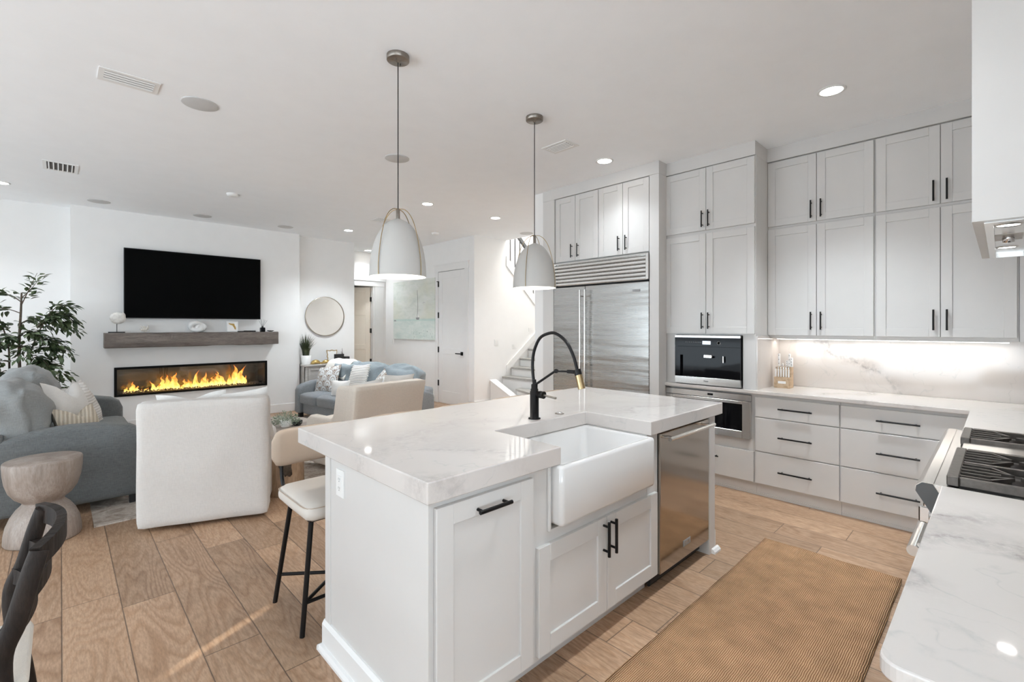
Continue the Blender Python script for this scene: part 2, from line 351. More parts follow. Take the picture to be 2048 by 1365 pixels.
def scallop_mat():
    m, nt, b = new_mat('scallop_print')
    tc = N(nt, 'ShaderNodeTexCoord'); sx = N(nt, 'ShaderNodeSeparateXYZ'); L(nt, tc.outputs['UV'], sx.inputs[0])
    px = math_n(nt, 'MULTIPLY', sx.outputs[0], 3.0); pyr = math_n(nt, 'MULTIPLY', sx.outputs[1], 5.0)
    res = None
    # overlapping fans: lower rows painted over upper rows
    row = math_n(nt, 'FLOOR', pyr)
    for k in (-2, -1, 0):
        ry = math_n(nt, 'ADD', row, k)
        par = math_n(nt, 'MULTIPLY', math_n(nt, 'FRACT', math_n(nt, 'MULTIPLY', math_n(nt, 'ADD', ry, 10), 0.5)), 1.0)
        xx = math_n(nt, 'SUBTRACT', math_n(nt, 'FRACT', math_n(nt, 'ADD', px, par)), 0.5)
        yy = math_n(nt, 'MULTIPLY', math_n(nt, 'SUBTRACT', pyr, ry), 0.36)
        d = math_n(nt, 'SQRT', math_n(nt, 'ADD', math_n(nt, 'MULTIPLY', xx, xx), math_n(nt, 'MULTIPLY', yy, yy)))
        ang = math_n(nt, 'ARCTAN2', yy, xx)
        seg = math_n(nt, 'SINE', math_n(nt, 'MULTIPLY', ang, 22.0))
        ringi = ramp(nt, d, [(0.0, (0.50, 0.52, 0.52)), (0.10, (0.66, 0.68, 0.68)), (0.2, (0.22, 0.15, 0.11)), (0.25, (0.64, 0.66, 0.66)), (0.38, (0.20, 0.13, 0.09)), (0.46, (0.60, 0.60, 0.58)), (0.5, (0.22, 0.14, 0.10))], 'CONSTANT')
        cc = mixc(nt, math_n(nt, 'MULTIPLY', ramp(nt, seg, [(0.55, 0.0), (0.8, 1.0)]).outputs[0], 0.7), ringi.outputs[0], (0.68, 0.68, 0.66))
        ins = ramp(nt, d, [(0.515, 1.0), (0.52, 0.0)])
        res = cc if res is None else mixc(nt, ins.outputs[0], res, cc)
    # reverse order so that nearer rows win
    L(nt, res, b.inputs['Base Color']); b.inputs['Roughness'].default_value = 0.9
    return m
M['scallop'] = scallop_mat()

def leafmat(name, c0, c1):
    m, nt, b = new_mat(name)
    v = coord(nt); f = noise_n(nt, v, 11, 3)
    r = ramp(nt, f, [(0.35, c0), (0.65, c1)]); L(nt, r.outputs[0], b.inputs['Base Color'])
    b.inputs['Roughness'].default_value = 0.42; return m
M['leaf'] = leafmat('ficus_leaf', (0.028, 0.048, 0.018), (0.10, 0.135, 0.062))
M['grassleaf'] = leafmat('grass_blade', (0.025, 0.04, 0.018), (0.07, 0.085, 0.035))
M['sage'] = leafmat('sage_leaf', (0.20, 0.26, 0.18), (0.42, 0.47, 0.38))
M['bark'] = plain('bark', (0.10, 0.075, 0.055), 0.9, var=0.3, nscale=40, bstr=0.4)

def flame_mat():
    m, nt, b = new_mat('flame_glow')
    tc = N(nt, 'ShaderNodeTexCoord'); sx = N(nt, 'ShaderNodeSeparateXYZ'); L(nt, tc.outputs['Generated'], sx.inputs[0])
    f = noise_n(nt, coord(nt, (1, 1, 0.6)), 24, 3)
    t = math_n(nt, 'ADD', math_n(nt, 'MULTIPLY', sx.outputs[2], 0.8), math_n(nt, 'MULTIPLY', math_n(nt, 'SUBTRACT', f, 0.5), 0.9))
    r = ramp(nt, t, [(0.0, (1.0, 0.72, 0.22)), (0.3, (1.0, 0.55, 0.11)), (0.65, (1.0, 0.28, 0.04)), (1.0, (0.75, 0.13, 0.03))])
    e = N(nt, 'ShaderNodeEmission'); L(nt, r.outputs[0], e.inputs[0])
    es = ramp(nt, t, [(0.0, 1.0), (1.0, 0.35)]); L(nt, math_n(nt, 'MULTIPLY', es.outputs[0], 1.5), e.inputs[1])
    tr = N(nt, 'ShaderNodeBsdfTransparent')
    lw = N(nt, 'ShaderNodeLayerWeight'); lw.inputs[0].default_value = 0.35
    al = math_n(nt, 'ADD', math_n(nt, 'MULTIPLY', lw.outputs['Facing'], 0.9), ramp(nt, t, [(0.45, 0.0), (1.0, 0.6)]).outputs[0])
    mx = N(nt, 'ShaderNodeMixShader'); L(nt, math_n(nt, 'MINIMUM', al, 1.0), mx.inputs[0]); L(nt, e.outputs[0], mx.inputs[1]); L(nt, tr.outputs[0], mx.inputs[2])
    L(nt, mx.outputs[0], nt.nodes['Material Output'].inputs['Surface'])
    return m
M['flame'] = flame_mat()
def glass(name, col=(1, 1, 1), rough=0.0):
    m, nt, b = new_mat(name)
    tr = N(nt, 'ShaderNodeBsdfTransparent'); tr.inputs[0].default_value = (*col, 1)
    gl = N(nt, 'ShaderNodeBsdfGlossy'); gl.inputs['Roughness'].default_value = rough
    fr = N(nt, 'ShaderNodeFresnel'); fr.inputs[0].default_value = 1.5
    mx = N(nt, 'ShaderNodeMixShader'); L(nt, fr.outputs[0], mx.inputs[0]); L(nt, tr.outputs[0], mx.inputs[1]); L(nt, gl.outputs[0], mx.inputs[2])
    L(nt, mx.outputs[0], nt.nodes['Material Output'].inputs['Surface']); return m
M['glass'] = glass('clear_glass', (0.97, 0.98, 0.98))
M['crystal'] = plain('fire_glass_beads', (0.30, 0.26, 0.23), 0.2, var=0.6, nscale=160)

# ------------------------------------------------------------------ mesh builder
class MB:
    def __init__(s): s.v = []; s.f = []; s.sm = []; s.uv = None
    def add(s, vs, fs, smooth=False):
        o = len(s.v); s.v += [tuple(p) for p in vs]; s.f += [tuple(o+i for i in f) for f in fs]; s.sm += [smooth]*len(fs); return s
    def box(s, x0, x1, y0, y1, z0, z1, bv=0.0):
        if x0 > x1: x0, x1 = x1, x0
        if y0 > y1: y0, y1 = y1, y0
        if z0 > z1: z0, z1 = z1, z0
        if bv <= 0:
            return s.add([(x, y, z) for z in (z0, z1) for y in (y0, y1) for x in (x0, x1)],
                         [(0, 2, 3, 1), (4, 5, 7, 6), (0, 1, 5, 4), (2, 6, 7, 3), (0, 4, 6, 2), (1, 3, 7, 5)])
        b = min(bv, (x1-x0)/2.01, (y1-y0)/2.01, (z1-z0)/2.01)
        V = []; idx = {}
        lo = (x0, y0, z0); hi = (x1, y1, z1)
        for cx in (0, 1):
            for cy_ in (0, 1):
                for cz in (0, 1):
                    c = (cx, cy_, cz)
                    for a in range(3):
                        p = []
                        for k in range(3):
                            e = hi[k] if c[k] else lo[k]
                            p.append(e if k == a else (e-b if c[k] else e+b))
                        idx[(c, a)] = len(V); V.append(tuple(p))
        F = []
        def q(*k): F.append(tuple(idx[i] for i in k))
        for a in range(3):
            o = [k for k in range(3) if k != a]
            for sd in (0, 1):
                cs = []
                for i, j in ((0, 0), (1, 0), (1, 1), (0, 1)):
                    c = [0, 0, 0]; c[a] = sd; c[o[0]] = i; c[o[1]] = j; cs.append((tuple(c), a))
                if (sd == 1) != (a != 1): cs.reverse()
                q(*cs)
        for a in range(3):
            o = [k for k in range(3) if k != a]
            for i in (0, 1):
                for j in (0, 1):
                    c0 = [0, 0, 0]; c0[o[0]] = i; c0[o[1]] = j; c1 = list(c0); c1[a] = 1
                    c0, c1 = tuple(c0), tuple(c1)
                    q((c0, o[0]), (c1, o[0]), (c1, o[1]), (c0, o[1]))
        for c in {k[0] for k in idx}: q((c, 0), (c, 1), (c, 2))
        return s.add(V, F)
    def prism(s, pts, axis, a, b):
        # pts: 2D polygon; axis 0: (y,z), 1: (x,z), 2: (x,y); extruded a..b
        def P(p, t):
            if axis == 0: return (t, p[0], p[1])
            if axis == 1: return (p[0], t, p[1])
            return (p[0], p[1], t)
        n = len(pts); V = [P(p, a) for p in pts]+[P(p, b) for p in pts]
        F = [tuple(range(n)), tuple(reversed(range(n, 2*n)))]+[(i, i+n, (i+1) % n+n, (i+1) % n) for i in range(n)]
        return s.add(V, F)
    def lathe(s, prof, c=(0, 0, 0), seg=32, smooth=True, cap=True, axis=2):
        V = []; F = []; n = len(prof)
        for i in range(seg):
            a = 2*PI*i/seg; ca, sa = math.cos(a), math.sin(a)
            for r, h in prof:
                p = (r*ca, r*sa, h)
                if axis == 0: p = (h, r*ca, r*sa)
                elif axis == 1: p = (r*sa, h, r*ca)
                V.append((c[0]+p[0], c[1]+p[1], c[2]+p[2]))
        for i in range(seg):
            j = (i+1) % seg
            for k in range(n-1): F.append((i*n+k, j*n+k, j*n+k+1, i*n+k+1))
        s.add(V, F, smooth)
        if cap and n > 2:
            for k in (0, n-1):
                if prof[k][0] > 1e-4:
                    s.add([V[i*n+k] for i in range(seg)], [tuple(range(seg))])
        return s
    def cyl(s, p0, p1, r, seg=12, r1=None):
        return s.tube([p0, p1], r, seg, r1=r1)
    def tube(s, pts, r, seg=10, closed=False, r1=None, cap=True):
        P = [Vector(p) for p in pts]; n = len(P); V = []; F = []
        up = Vector((0, 0, 1)); prev = None
        for i, p in enumerate(P):
            if closed: t = (P[(i+1) % n]-P[i-1]).normalized()
            elif i == 0: t = (P[1]-P[0]).normalized()
            elif i == n-1: t = (P[-1]-P[-2]).normalized()
            else: t = ((P[i+1]-p).normalized()+(p-P[i-1]).normalized()).normalized()
            if prev is None:
                u = t.cross(up)
                if u.length < 1e-3: u = t.cross(Vector((1, 0, 0)))
            else: u = prev-t*prev.dot(t)
            u.normalize(); prev = u; w_ = t.cross(u)
            rr = r if r1 is None else r+(r1-r)*i/(n-1)
            if isinstance(r, (list, tuple)): rr = r[i]
            for k in range(seg):
                a = 2*PI*k/seg; V.append(p+(u*math.cos(a)+w_*math.sin(a))*rr)
        m_ = n if closed else n-1
        for i in range(m_):
            for k in range(seg):
                a, b2 = i*seg+k, i*seg+(k+1) % seg; c, d = ((i+1) % n)*seg+k, ((i+1) % n)*seg+(k+1) % seg
                F.append((a, b2, d, c))
        s.add(V, F, True)
        if cap and not closed:
            s.add(V[:seg], [tuple(range(seg))]); s.add(V[-seg:], [tuple(range(seg))])
        return s
    def sweep(s, pts, wid, hgt, smooth=True, side=None):
        # rectangular bar swept along pts (side = fixed width direction)
        P = [Vector(p) for p in pts]; n = len(P); V = []; F = []
        for i, p in enumerate(P):
            t = (P[min(i+1, n-1)]-P[max(i-1, 0)]).normalized()
            u = Vector(side) if side is not None else t.cross(Vector((0, 0, 1)))
            u = (u-t*u.dot(t)).normalized(); w_ = t.cross(u)
            ww = wid[i] if isinstance(wid, (list, tuple)) else wid
            for a, b2 in ((-1, -1), (1, -1), (1, 1), (-1, 1)): V.append(p+u*a*ww/2+w_*b2*hgt/2)
        for i in range(n-1):
            for k in range(4):
                F.append((i*4+k, i*4+(k+1) % 4, (i+1)*4+(k+1) % 4, (i+1)*4+k))
        s.add(V, F, False); s.add(V[:4], [(0, 1, 2, 3)]); s.add(V[-4:], [(3, 2, 1, 0)]); return s
    def ell(s, c, r, seg=16, ring=10, jit=0.0, seed=0):
        V = []; F = []
        for i in range(ring+1):
            th = PI*i/ring
            for k in range(seg):
                ph = 2*PI*k/seg; d = Vector((math.sin(th)*math.cos(ph), math.sin(th)*math.sin(ph), math.cos(th)))
                q = 1+jit*noise.noise(d*2.3+Vector((seed, seed*.7, 0))) if jit else 1
                V.append((c[0]+r[0]*d.x*q, c[1]+r[1]*d.y*q, c[2]+r[2]*d.z*q))
        for i in range(ring):
            for k in range(seg): F.append((i*seg+k, (i+1)*seg+k, (i+1)*seg+(k+1) % seg, i*seg+(k+1) % seg))
        return s.add(V, F, True)
    def soft(s, c, size, rad=0.06, bulge=(0, 0, 0), n=10, jit=0.0, seed=0, rot=None):
        # rounded, puffed box (cushion)
        hx, hy, hz = size[0]/2, size[1]/2, size[2]/2; H = (hx, hy, hz); rad = min(rad, hx*.99, hy*.99, hz*.99)
        V = []; F = []; key = {}
        def vert(p):
            k = tuple(round(x, 6) for x in p)
            if k in key: return key[k]
            q = [p[i]*H[i] for i in range(3)]
            inner = [max(-(H[i]-rad), min(H[i]-rad, q[i])) for i in range(3)]
            d = Vector([q[i]-inner[i] for i in range(3)])
            if d.length > 1e-9:
                d = d.normalized()*rad
            out = Vector(inner)+d
            for i in range(3):
                if bulge[i]:
                    o = [j for j in range(3) if j != i]
                    out[i] += bulge[i]*p[i]*(1-abs(p[o[0]])**2.2)*(1-abs(p[o[1]])**2.2)
            if jit:
                nv = noise.noise_vector(Vector(p)*1.7+Vector((seed*3.1, seed*1.3, seed)))
                out += nv*jit
            if rot is not None: out = rot @ out
            key[k] = len(V); V.append(out+Vector(c)); return key[k]
        g = [-1+2*i/n for i in range(n+1)]
        for a in range(3):
            o = [j for j in range(3) if j != a]
            for sd in (-1, 1):
                for i in range(n):
                    for j in range(n):
                        ids = []
                        for (ii, jj) in ((i, j), (i+1, j), (i+1, j+1), (i, j+1)):
                            p = [0, 0, 0]; p[a] = sd; p[o[0]] = g[ii]; p[o[1]] = g[jj]; ids.append(vert(p))
                        if (sd == 1) == (a == 1): ids.reverse()
                        F.append(tuple(ids))
        return s.add(V, F, True)
    def pillow(s, c, wd, ht, th, rot, n=16, jit=0.012, seed=0, chop=0.0):
        # knife-edged pillow: width along local x, height along local z, thickness local y
        V = []; F = []; UV = []
        R = rot
        for sd in (-1, 1):
            base = len(V)
            for i in range(n+1):
                for j in range(n+1):
                    u, v = -1+2*i/n, -1+2*j/n
                    e = (max(0, 1-u*u)**0.55)*(max(0, 1-v*v)**0.55)
                    pin = 1-0.07*(1-abs(v)**2)*abs(u)**3; pin2 = 1-0.07*(1-abs(u)**2)*abs(v)**3
                    x, z, y = u*wd/2*pin, v*ht/2*pin2, sd*th/2*e
                    if chop and v > 0.2: z -= chop*((v-0.2)/0.8)**1.2*math.exp(-(u/0.38)**2)
                    nz = noise.noise(Vector((u*1.6+seed, v*1.6, sd*.4+seed)))*jit*(0.3+e)*2
                    p = Vector((x, y+sd*nz*0.5, z+nz*.4)); V.append(R @ p+Vector(c)); UV.append((i/n, j/n))
            for i in range(n):
                for j in range(n):
                    q = (base+i*(n+1)+j, base+(i+1)*(n+1)+j, base+(i+1)*(n+1)+j+1, base+i*(n+1)+j+1)
                    F.append(q if sd < 0 else tuple(reversed(q)))
        s.add(V, F, True); s.uv = UV; return s
    def obj(s, name, mat, parent=None, **tags):
        me = bpy.data.meshes.new(name); me.from_pydata([tuple(p) for p in s.v], [], s.f); 
        for p, sm in zip(me.polygons, s.sm): p.use_smooth = sm
        if s.uv:
            ul = me.uv_layers.new(name='UVMap')
            for lp in me.loops:
                if lp.vertex_index < len(s.uv): ul.data[lp.index].uv = s.uv[lp.vertex_index]
        me.validate(); me.update()
        import bmesh
        bm = bmesh.new(); bm.from_mesh(me); bmesh.ops.recalc_face_normals(bm, faces=bm.faces); bm.to_mesh(me); bm.free()
        if isinstance(mat, str): mat = M[mat]
        me.materials.append(mat)
        o = bpy.data.objects.new(name, me); COL.objects.link(o)
        if parent is not None:
            o.parent = parent; o.matrix_parent_inverse = WI(parent)
        for k, v in tags.items(): o[k] = v
        return o
_W = {}
def WI(p):
    m = p.matrix_basis.copy(); q = p
    while q.parent: m = q.parent.matrix_basis @ q.matrix_parent_inverse @ m; q = q.parent
    return m.inverted()
def thing(name, label, cat, loc, group=None):
    o = bpy.data.objects.new(name, None); COL.objects.link(o); o.location = loc; o.empty_display_size = 0.1
    o['label'] = label; o['category'] = cat
    if group: o['group'] = group
    return o
def tag(o, label, cat, group=None):
    o['label'] = label; o['category'] = cat
    if group: o['group'] = group
    return o
def struct(name, mb, mat, parent=None):
    o = mb.obj(name, mat, parent)
    if parent is None: o['kind'] = 'structure'
    return o
def dup(root, loc=None, label=None, group=None, rz=None):
    def cp(o, par):
        c = o.copy(); COL.objects.link(c)
        if par is not None:
            mi = o.matrix_parent_inverse.copy(); c.parent = par; c.matrix_parent_inverse = mi
        for ch in list(o.children): cp(ch, c)
        return c
    r = cp(root, None)
    if loc is not None: r.location = loc
    if rz is not None: r.rotation_euler = (0, 0, rz)
    if label: r['label'] = label
    if group: r['group'] = group
    return r
def text_mesh(name, body, size, mat, mtx, parent, ext=0.0008):
    cu = bpy.data.curves.new(name, 'FONT'); cu.body = body; cu.size = size; cu.extrude = ext; cu.align_x = 'CENTER'; cu.align_y = 'CENTER'
    t = bpy.data.objects.new(name, cu); COL.objects.link(t)
    bpy.context.view_layer.update()
    me = bpy.data.meshes.new_from_object(t); bpy.data.objects.remove(t)
    me.transform(mtx); me.materials.clear(); me.materials.append(M[mat])
    o = bpy.data.objects.new(name, me); COL.objects.link(o)
    if parent is not None:
        o.parent = parent; o.matrix_parent_inverse = WI(parent)
    return o
def face_mtx(origin, xdir, updir):
    x = Vector(xdir).normalized(); y = Vector(updir).normalized(); z = x.cross(y)
    return Matrix(((x.x, y.x, z.x, origin[0]), (x.y, y.y, z.y, origin[1]), (x.z, y.z, z.z, origin[2]), (0, 0, 0, 1)))
RZ = lambda a: Matrix.Rotation(a, 3, 'Z')
RX = lambda a: Matrix.Rotation(a, 3, 'X')
RY = lambda a: Matrix.Rotation(a, 3, 'Y')

# ================================================================== THE SETTING
ZC = 3.08
XL, XR, YB, YF = -4.5, 9.2, -4.0, 12.2
struct('floor', MB().box(XL, XR, YB, YF, -0.12, 0.0), 'floor')
c = MB()
c.box(XL, 6.04, YB, YF, ZC, ZC+0.3); c.box(6.04, XR, YB, 3.96, ZC, ZC+0.3); c.box(6.04, XR, 7.6, YF, ZC, ZC+0.3)
struct('ceiling', c, 'ceil')
struct('ceiling_upper', MB().box(5.3, XR, 3.8, 7.8, 5.9, 6.0), 'ceil')
# left wall with glazed opening and unseen sheets added to block the sun, one slit shaped for its streak
wl = MB()
wl.box(XL-0.15, XL, YB, -0.4, 0, ZC); wl.box(XL-0.15, XL, 8.3, YF, 0, ZC); wl.box(XL-0.15, XL, -0.4, 8.3, 2.55, ZC); wl.box(XL-0.15, XL, -0.4, 8.3, 0, 0.06)
struct('wall_left', wl, 'wall')
def window(name, y0, y1, axis, pos, z0=0.06, z1=2.55, gap=None):
    fr = MB(); n = 3
    for i in range(n+1):
        y = y0+(y1-y0)*i/n
        if axis == 'x': fr.box(pos-0.10, pos-0.04, max(y0, y-0.03), min(y1, y+0.03), z0, z1)
        else: fr.box(max(y0, y-0.03), min(y1, y+0.03), pos-0.10, pos-0.04, z0, z1)
    for z in (z0, z1-0.06):
        if axis == 'x': fr.box(pos-0.10, pos-0.04, y0, y1, z, z+0.06)
        else: fr.box(y0, y1, pos-0.10, pos-0.04, z, z+0.06)
    f = struct(name, fr, 'black')
    g = MB()
    if axis == 'x': g.box(pos-0.075, pos-0.068, y0+.03, y1-.03, z0+.06, z1-.06)
    else: g.box(y0+.03, y1-.03, pos-0.075, pos-0.068, z0+.06, z1-.06)
    g.obj('glass', 'glass', f)
    b = MB()
    if axis == 'x':
        if gap:
            ga, gb, za, zb = gap
            b.box(pos-0.02, pos-0.015, y0, ga, z0, z1); b.box(pos-0.02, pos-0.015, gb, y1, z0, z1)
            b.box(pos-0.02, pos-0.015, ga, gb, z0, za); b.box(pos-0.02, pos-0.015, ga, gb, zb, z1)
        else: b.box(pos-0.02, pos-0.015, y0, y1, z0, z1)
    else: b.box(y0, y1, pos-0.02, pos-0.015, z0, z1)
    b.obj('sun_block_sheet', 'trim', f)  # added sheet that closes the opening against the sun, save for any slit
    return f
k = SUN_DIR.y/SUN_DIR.x; kz = -SUN_DIR.z/SUN_DIR.x
gy = 2.455-(0.38-(XL-0.018))*k
window('window_1', -0.4, 8.3, 'x', XL, gap=(gy-0.004, gy+0.024, (0.36-(XL-0.018))*kz, (0.80-(XL-0.018))*kz))
wb = MB()
wb.box(XL, -4.0, YB-0.15, YB, 0, ZC); wb.box(2.2, XR, YB-0.15, YB, 0, ZC); wb.box(-4.0, 2.2, YB-0.15, YB, 2.55, ZC); wb.box(-4.0, 2.2, YB-0.15, YB, 0, 0.06)
struct('wall_back', wb, 'wall')
window('window_2', -4.0, 2.2, 'y', YB)
# fireplace breast with the opening for the firebox
FX0, FX1, FZ0, FZ1 = 0.545, 2.475, 0.497, 0.880
wf = MB(); BX0, BX1, BY = 0.094, 3.02, 8.52
wf.box(BX0, FX0, BY, 9.0, 0, ZC); wf.box(FX1, BX1, BY, 9.0, 0, ZC); wf.box(FX0, FX1, BY, 9.0, 0, FZ0); wf.box(FX0, FX1, BY, 9.0, FZ1, ZC)
struct('wall_fireplace', wf, 'wall')
struct('wall_living_left', MB().box(XL, BX0, 8.76, 8.9, 0, ZC), 'wall')
struct('wall_living_right', MB().box(BX1, 4.106, 8.69, 8.84, 0, ZC), 'wall')
struct('wall_hall_side', MB().box(3.98, 4.106, 8.84, YF, 0, ZC), 'wall')
wh = MB(); wh.box(4.106, 4.16, 9.58, 9.70, 0, ZC); wh.box(4.95, 5.27, 9.58, 9.70, 0, ZC); wh.box(4.16, 4.95, 9.58, 9.70, 2.345, ZC)
struct('wall_hall_back', wh, 'wall')
struct('wall_bedroom', MB().box(4.106, 8.0, 12.0, 12.1, 0, ZC), 'wall')
struct('wall_painting', MB().box(5.27, 5.39, 6.45, YF, 0, ZC), 'wall')
sl = lambda x: 2.791-0.922*(x-6.014)
ws = MB().box(5.39, 6.04, 6.45, 6.57, 0, ZC)
ws.prism([(6.04, 0), (XR, 0), (XR, max(0.3, sl(8.3))), (8.3, sl(8.3)), (6.04, sl(6.04)-0.02)], 1, 6.45, 6.57)
struct('wall_stair', ws, 'wall')
struct('wall_stair_upper', MB().box(5.39, XR, 7.57, 7.72, 0, 5.9).box(XR, XR+.1, 3.96, 7.6, 0, 5.9).box(5.94, 6.04, 3.96, 7.6, ZC+0.3, 5.9), 'wall')
struct('wall_pillar', MB().box(4.20, XR, 3.82, 3.965, 0, 5.9), 'wall')
struct('wall_kitchen', MB().box(4.94, 5.06, -0.49, 3.82, 0, ZC), 'wall')
struct('wall_range', MB().box(0.94, 5.06, -0.61, -0.49, 0, ZC), 'wall')
# baseboards
def bboard(name, mb): return struct(name, mb, 'trim')
bboard('baseboard_1', MB().box(BX0-.016, BX1+.016, BY-.016, BY, 0, .14, .004).box(BX1, BX1+.016, BY, 8.674, 0, .14, .004))
bboard('baseboard_2', MB().box(BX1+.016, 4.122, 8.674, 8.69, 0, .14, .004))
bboard('baseboard_3', MB().box(5.254, 5.27, 6.434, 6.60, 0, .14, .004).box(5.254, 5.27, 7.66, 9.58, 0, .14, .004).box(5.254, 5.9, 6.434, 6.45, 0, .14, .004))
bboard('baseboard_4', MB().box(XL, BX0-.016, 8.744, 8.76, 0, .14, .004))
# hall door, ajar, with casing
def panel_door(name, w_, h_, mat):
    # local: hinge at origin, slab along -x, front face at y=0 toward -y
    d = MB(); t = .038; st = .11
    d.box(-w_, 0, .010, t-.010, 0, h_)
    for a, b2 in ((-w_, -w_+st), (-st, 0)): d.box(a, b2, 0, t, 0, h_, .003)
    for z0, z1 in ((0, .22), (h_*.41, h_*.41+.11), (h_*.735, h_*.735+.11), (h_-.12, h_)): d.box(-w_+st, -st, 0, t, z0, z1, .003)
    return d
hd = panel_door('door', .76, 2.32, 'trim'); a = math.radians(38)
R = RZ(-a)
hd.v = [tuple(R @ Vector(p)+Vector((4.935, 9.655, 0.01))) for p in hd.v]
hdo = struct('door_1', hd, plain('door_cream', (0.86, 0.79, 0.69), 0.45, var=0.01))
for z in (2.06, 1.37, 0.70, 0.25):
    h = MB().box(4.925, 4.95, 9.625, 9.665, z-.05, z+.05); h.obj('hinge', 'black', hdo)
kb = MB(); p = R @ Vector((-.70, -.03, 0))+Vector((4.935, 9.655, 0.95)); kb.ell(p, (.025, .025, .03)); kb.obj('door_knob', 'black', hdo)
tr = MB(); tr.box(4.95, 5.005, 9.565, 9.58, 0, 2.345, .003); tr.box(4.99, 5.205, 9.555, 9.58, 0, 2.345, .004); tr.box(4.05, 5.215, 9.55, 9.58, 2.345, 2.455, .004); tr.box(4.03, 5.235, 9.54, 9.58, 2.455, 2.475, .003)
struct('trim_1', tr, 'trim')
# closed panel door in the painting wall
DY0, DY1, DH = 6.72, 7.52, 2.505
pd = MB(); fx = 5.262
pd.box(fx+.006, 5.27, DY0, DY1, .012, DH)
st = .115
for a_, b_ in ((DY0, DY0+st), (DY1-st, DY1)): pd.box(fx, 5.27, a_, b_, .012, DH, .002)
for z0, z1 in ((.012, .24), (.94, 1.05), (1.78, 1.89), (DH-.13, DH)): pd.box(fx, 5.27, DY0+st, DY1-st, z0, z1, .002)
d2 = struct('door_2', pd, 'trim')
for z in (2.28, 1.68, 1.02, 0.38): MB().box(5.246, 5.262, DY1-.012, DY1+.012, z-.055, z+.055).obj('hinge', 'black', d2)
hh = MB().box(5.248, 5.262, DY0+.035, DY0+.10, .935, 1.0, .003); hh.box(5.20, 5.25, DY0+.06, DY0+.075, .96, .975).box(5.20, 5.212, DY0+.06, DY0+.20, .958, .977, .003)
hh.obj('door_handle', 'black', d2)
MB().box(5.258, 5.262, DY0, DY1, DH, DH+.01).obj('door_gap', 'greyink', d2)
t2 = MB(); t2.box(5.25, 5.27, DY1+.012, DY1+.115, 0, DH+.01, .003); t2.box(5.25, 5.27, DY0-.115, DY0-.012, 0, DH+.01, .003); t2.box(5.246, 5.27, DY0-.13, DY1+.13, DH+.01, DH+.13, .003); t2.box(5.238, 5.27, DY0-.145, DY1+.145, DH+.13, DH+.15, .002)
struct('trim_2', t2, 'trim')
dst = MB().tube([(5.235, DY1+.03, 2.33), (5.255, DY1+.02, 2.33)], .008, 8); tag(dst.obj('door_stop', 'black'), 'small black stop on the hinge side of the closed white door', 'door stop')
# stairs
stp = thing('staircase', 'white staircase with grey treads climbing behind the fridge wall', 'staircase', (6.04, 5.2, 0))
tr_ = []; 
zs = [0.70, 0.85+.005, 1.03, 1.205, 1.38, 1.555, 1.73, 1.905]
for i, z in enumerate(zs):
    x = 6.143+0.231*i
    MB().box(x, x+0.26, 3.97, 6.43, z-.035, z, .006).obj('tread', 'stone', stp)
    MB().box(x+.022, x+.04, 3.97, 6.43, max(0, z-.175), z-.035).obj('riser', 'trim', stp)
MB().prism([(5.92, 6.43), (5.92, 5.95), (6.12, 4.4), (6.42, 3.97), (6.42, 6.43)], 2, .50, .535).obj('tread', 'stone', stp)
MB().prism([(5.94, 6.43), (5.94, 5.97), (6.14, 4.42), (6.42, 3.98), (6.42, 6.43)], 2, 0, .50).obj('riser', 'trim', stp)
MB().prism([(5.78, 5.93), (5.55, 5.3), (5.85, 3.98), (6.10, 4.4), (5.92, 5.93)], 2, .33, .365).obj('tread', 'stone', stp)
MB().prism([(5.80, 5.91), (5.57, 5.3), (5.87, 3.99), (6.10, 4.4), (5.92, 5.91)], 2, 0, .33).obj('riser', 'trim', stp)
MB().prism([(6.04, .60), (7.99, 2.11), (7.99, 2.25), (6.04, .74)], 1, 6.425, 6.45).obj('skirt_board', 'trim', stp)
MB().prism([(6.44, 0), (5.66, 0), (5.66, .13), (6.44, .46)], 0, 5.64, 5.76).obj('knee_wall', 'wall', stp)
MB().prism([(6.44, .46), (5.64, .12), (5.64, .145), (6.44, .495)], 0, 5.62, 5.78).obj('knee_wall_cap', 'trim', stp)
rl = thing('stair_railing', 'grey balusters and handrail of the upper stair flight', 'railing', (6.1, 6.51, 2.6))
MB().prism([(6.04, sl(6.04)-.16), (8.3, sl(8.3)-.16), (8.3, sl(8.3)+.02), (6.04, sl(6.04)+.02)], 1, 6.43, 6.59).obj('stringer', 'trim', rl)
for i in range(16):
    x = 6.08+.128*i
    MB().box(x-.008, x+.008, 6.502, 6.518, sl(x)+.02, sl(x)+.80).obj('baluster', 'rail', rl)
MB().sweep([(5.98, 6.51, sl(5.98)+.80), (8.2, 6.51, sl(8.2)+.80)], .05, .06).obj('handrail', 'rail', rl)

# ceiling trim over the cabinets
struct('trim_3', MB().box(4.635, 4.94, -0.49, 1.475, 2.958, ZC), 'cab')
struct('trim_4', MB().box(4.333, 4.94, 1.475, 2.33, 2.958, ZC), 'cab')
struct('trim_5', MB().box(4.185, 4.94, 2.30, 3.82, 2.958, ZC), 'cab')
# quartz backsplash
bs = MB().box(4.925, 4.94, -0.49, 1.475, .915, 1.39).box(4.36, 4.925, 1.463, 1.475, .915, 1.385).box(3.46, 4.925, -0.49, -0.478, .915, 1.75).box(1.0, 3.46, -0.49, -0.478, .915, 1.8)
tag(bs.obj('backsplash', 'quartz'), 'white veined quartz backsplash above the wall countertop', 'backsplash')

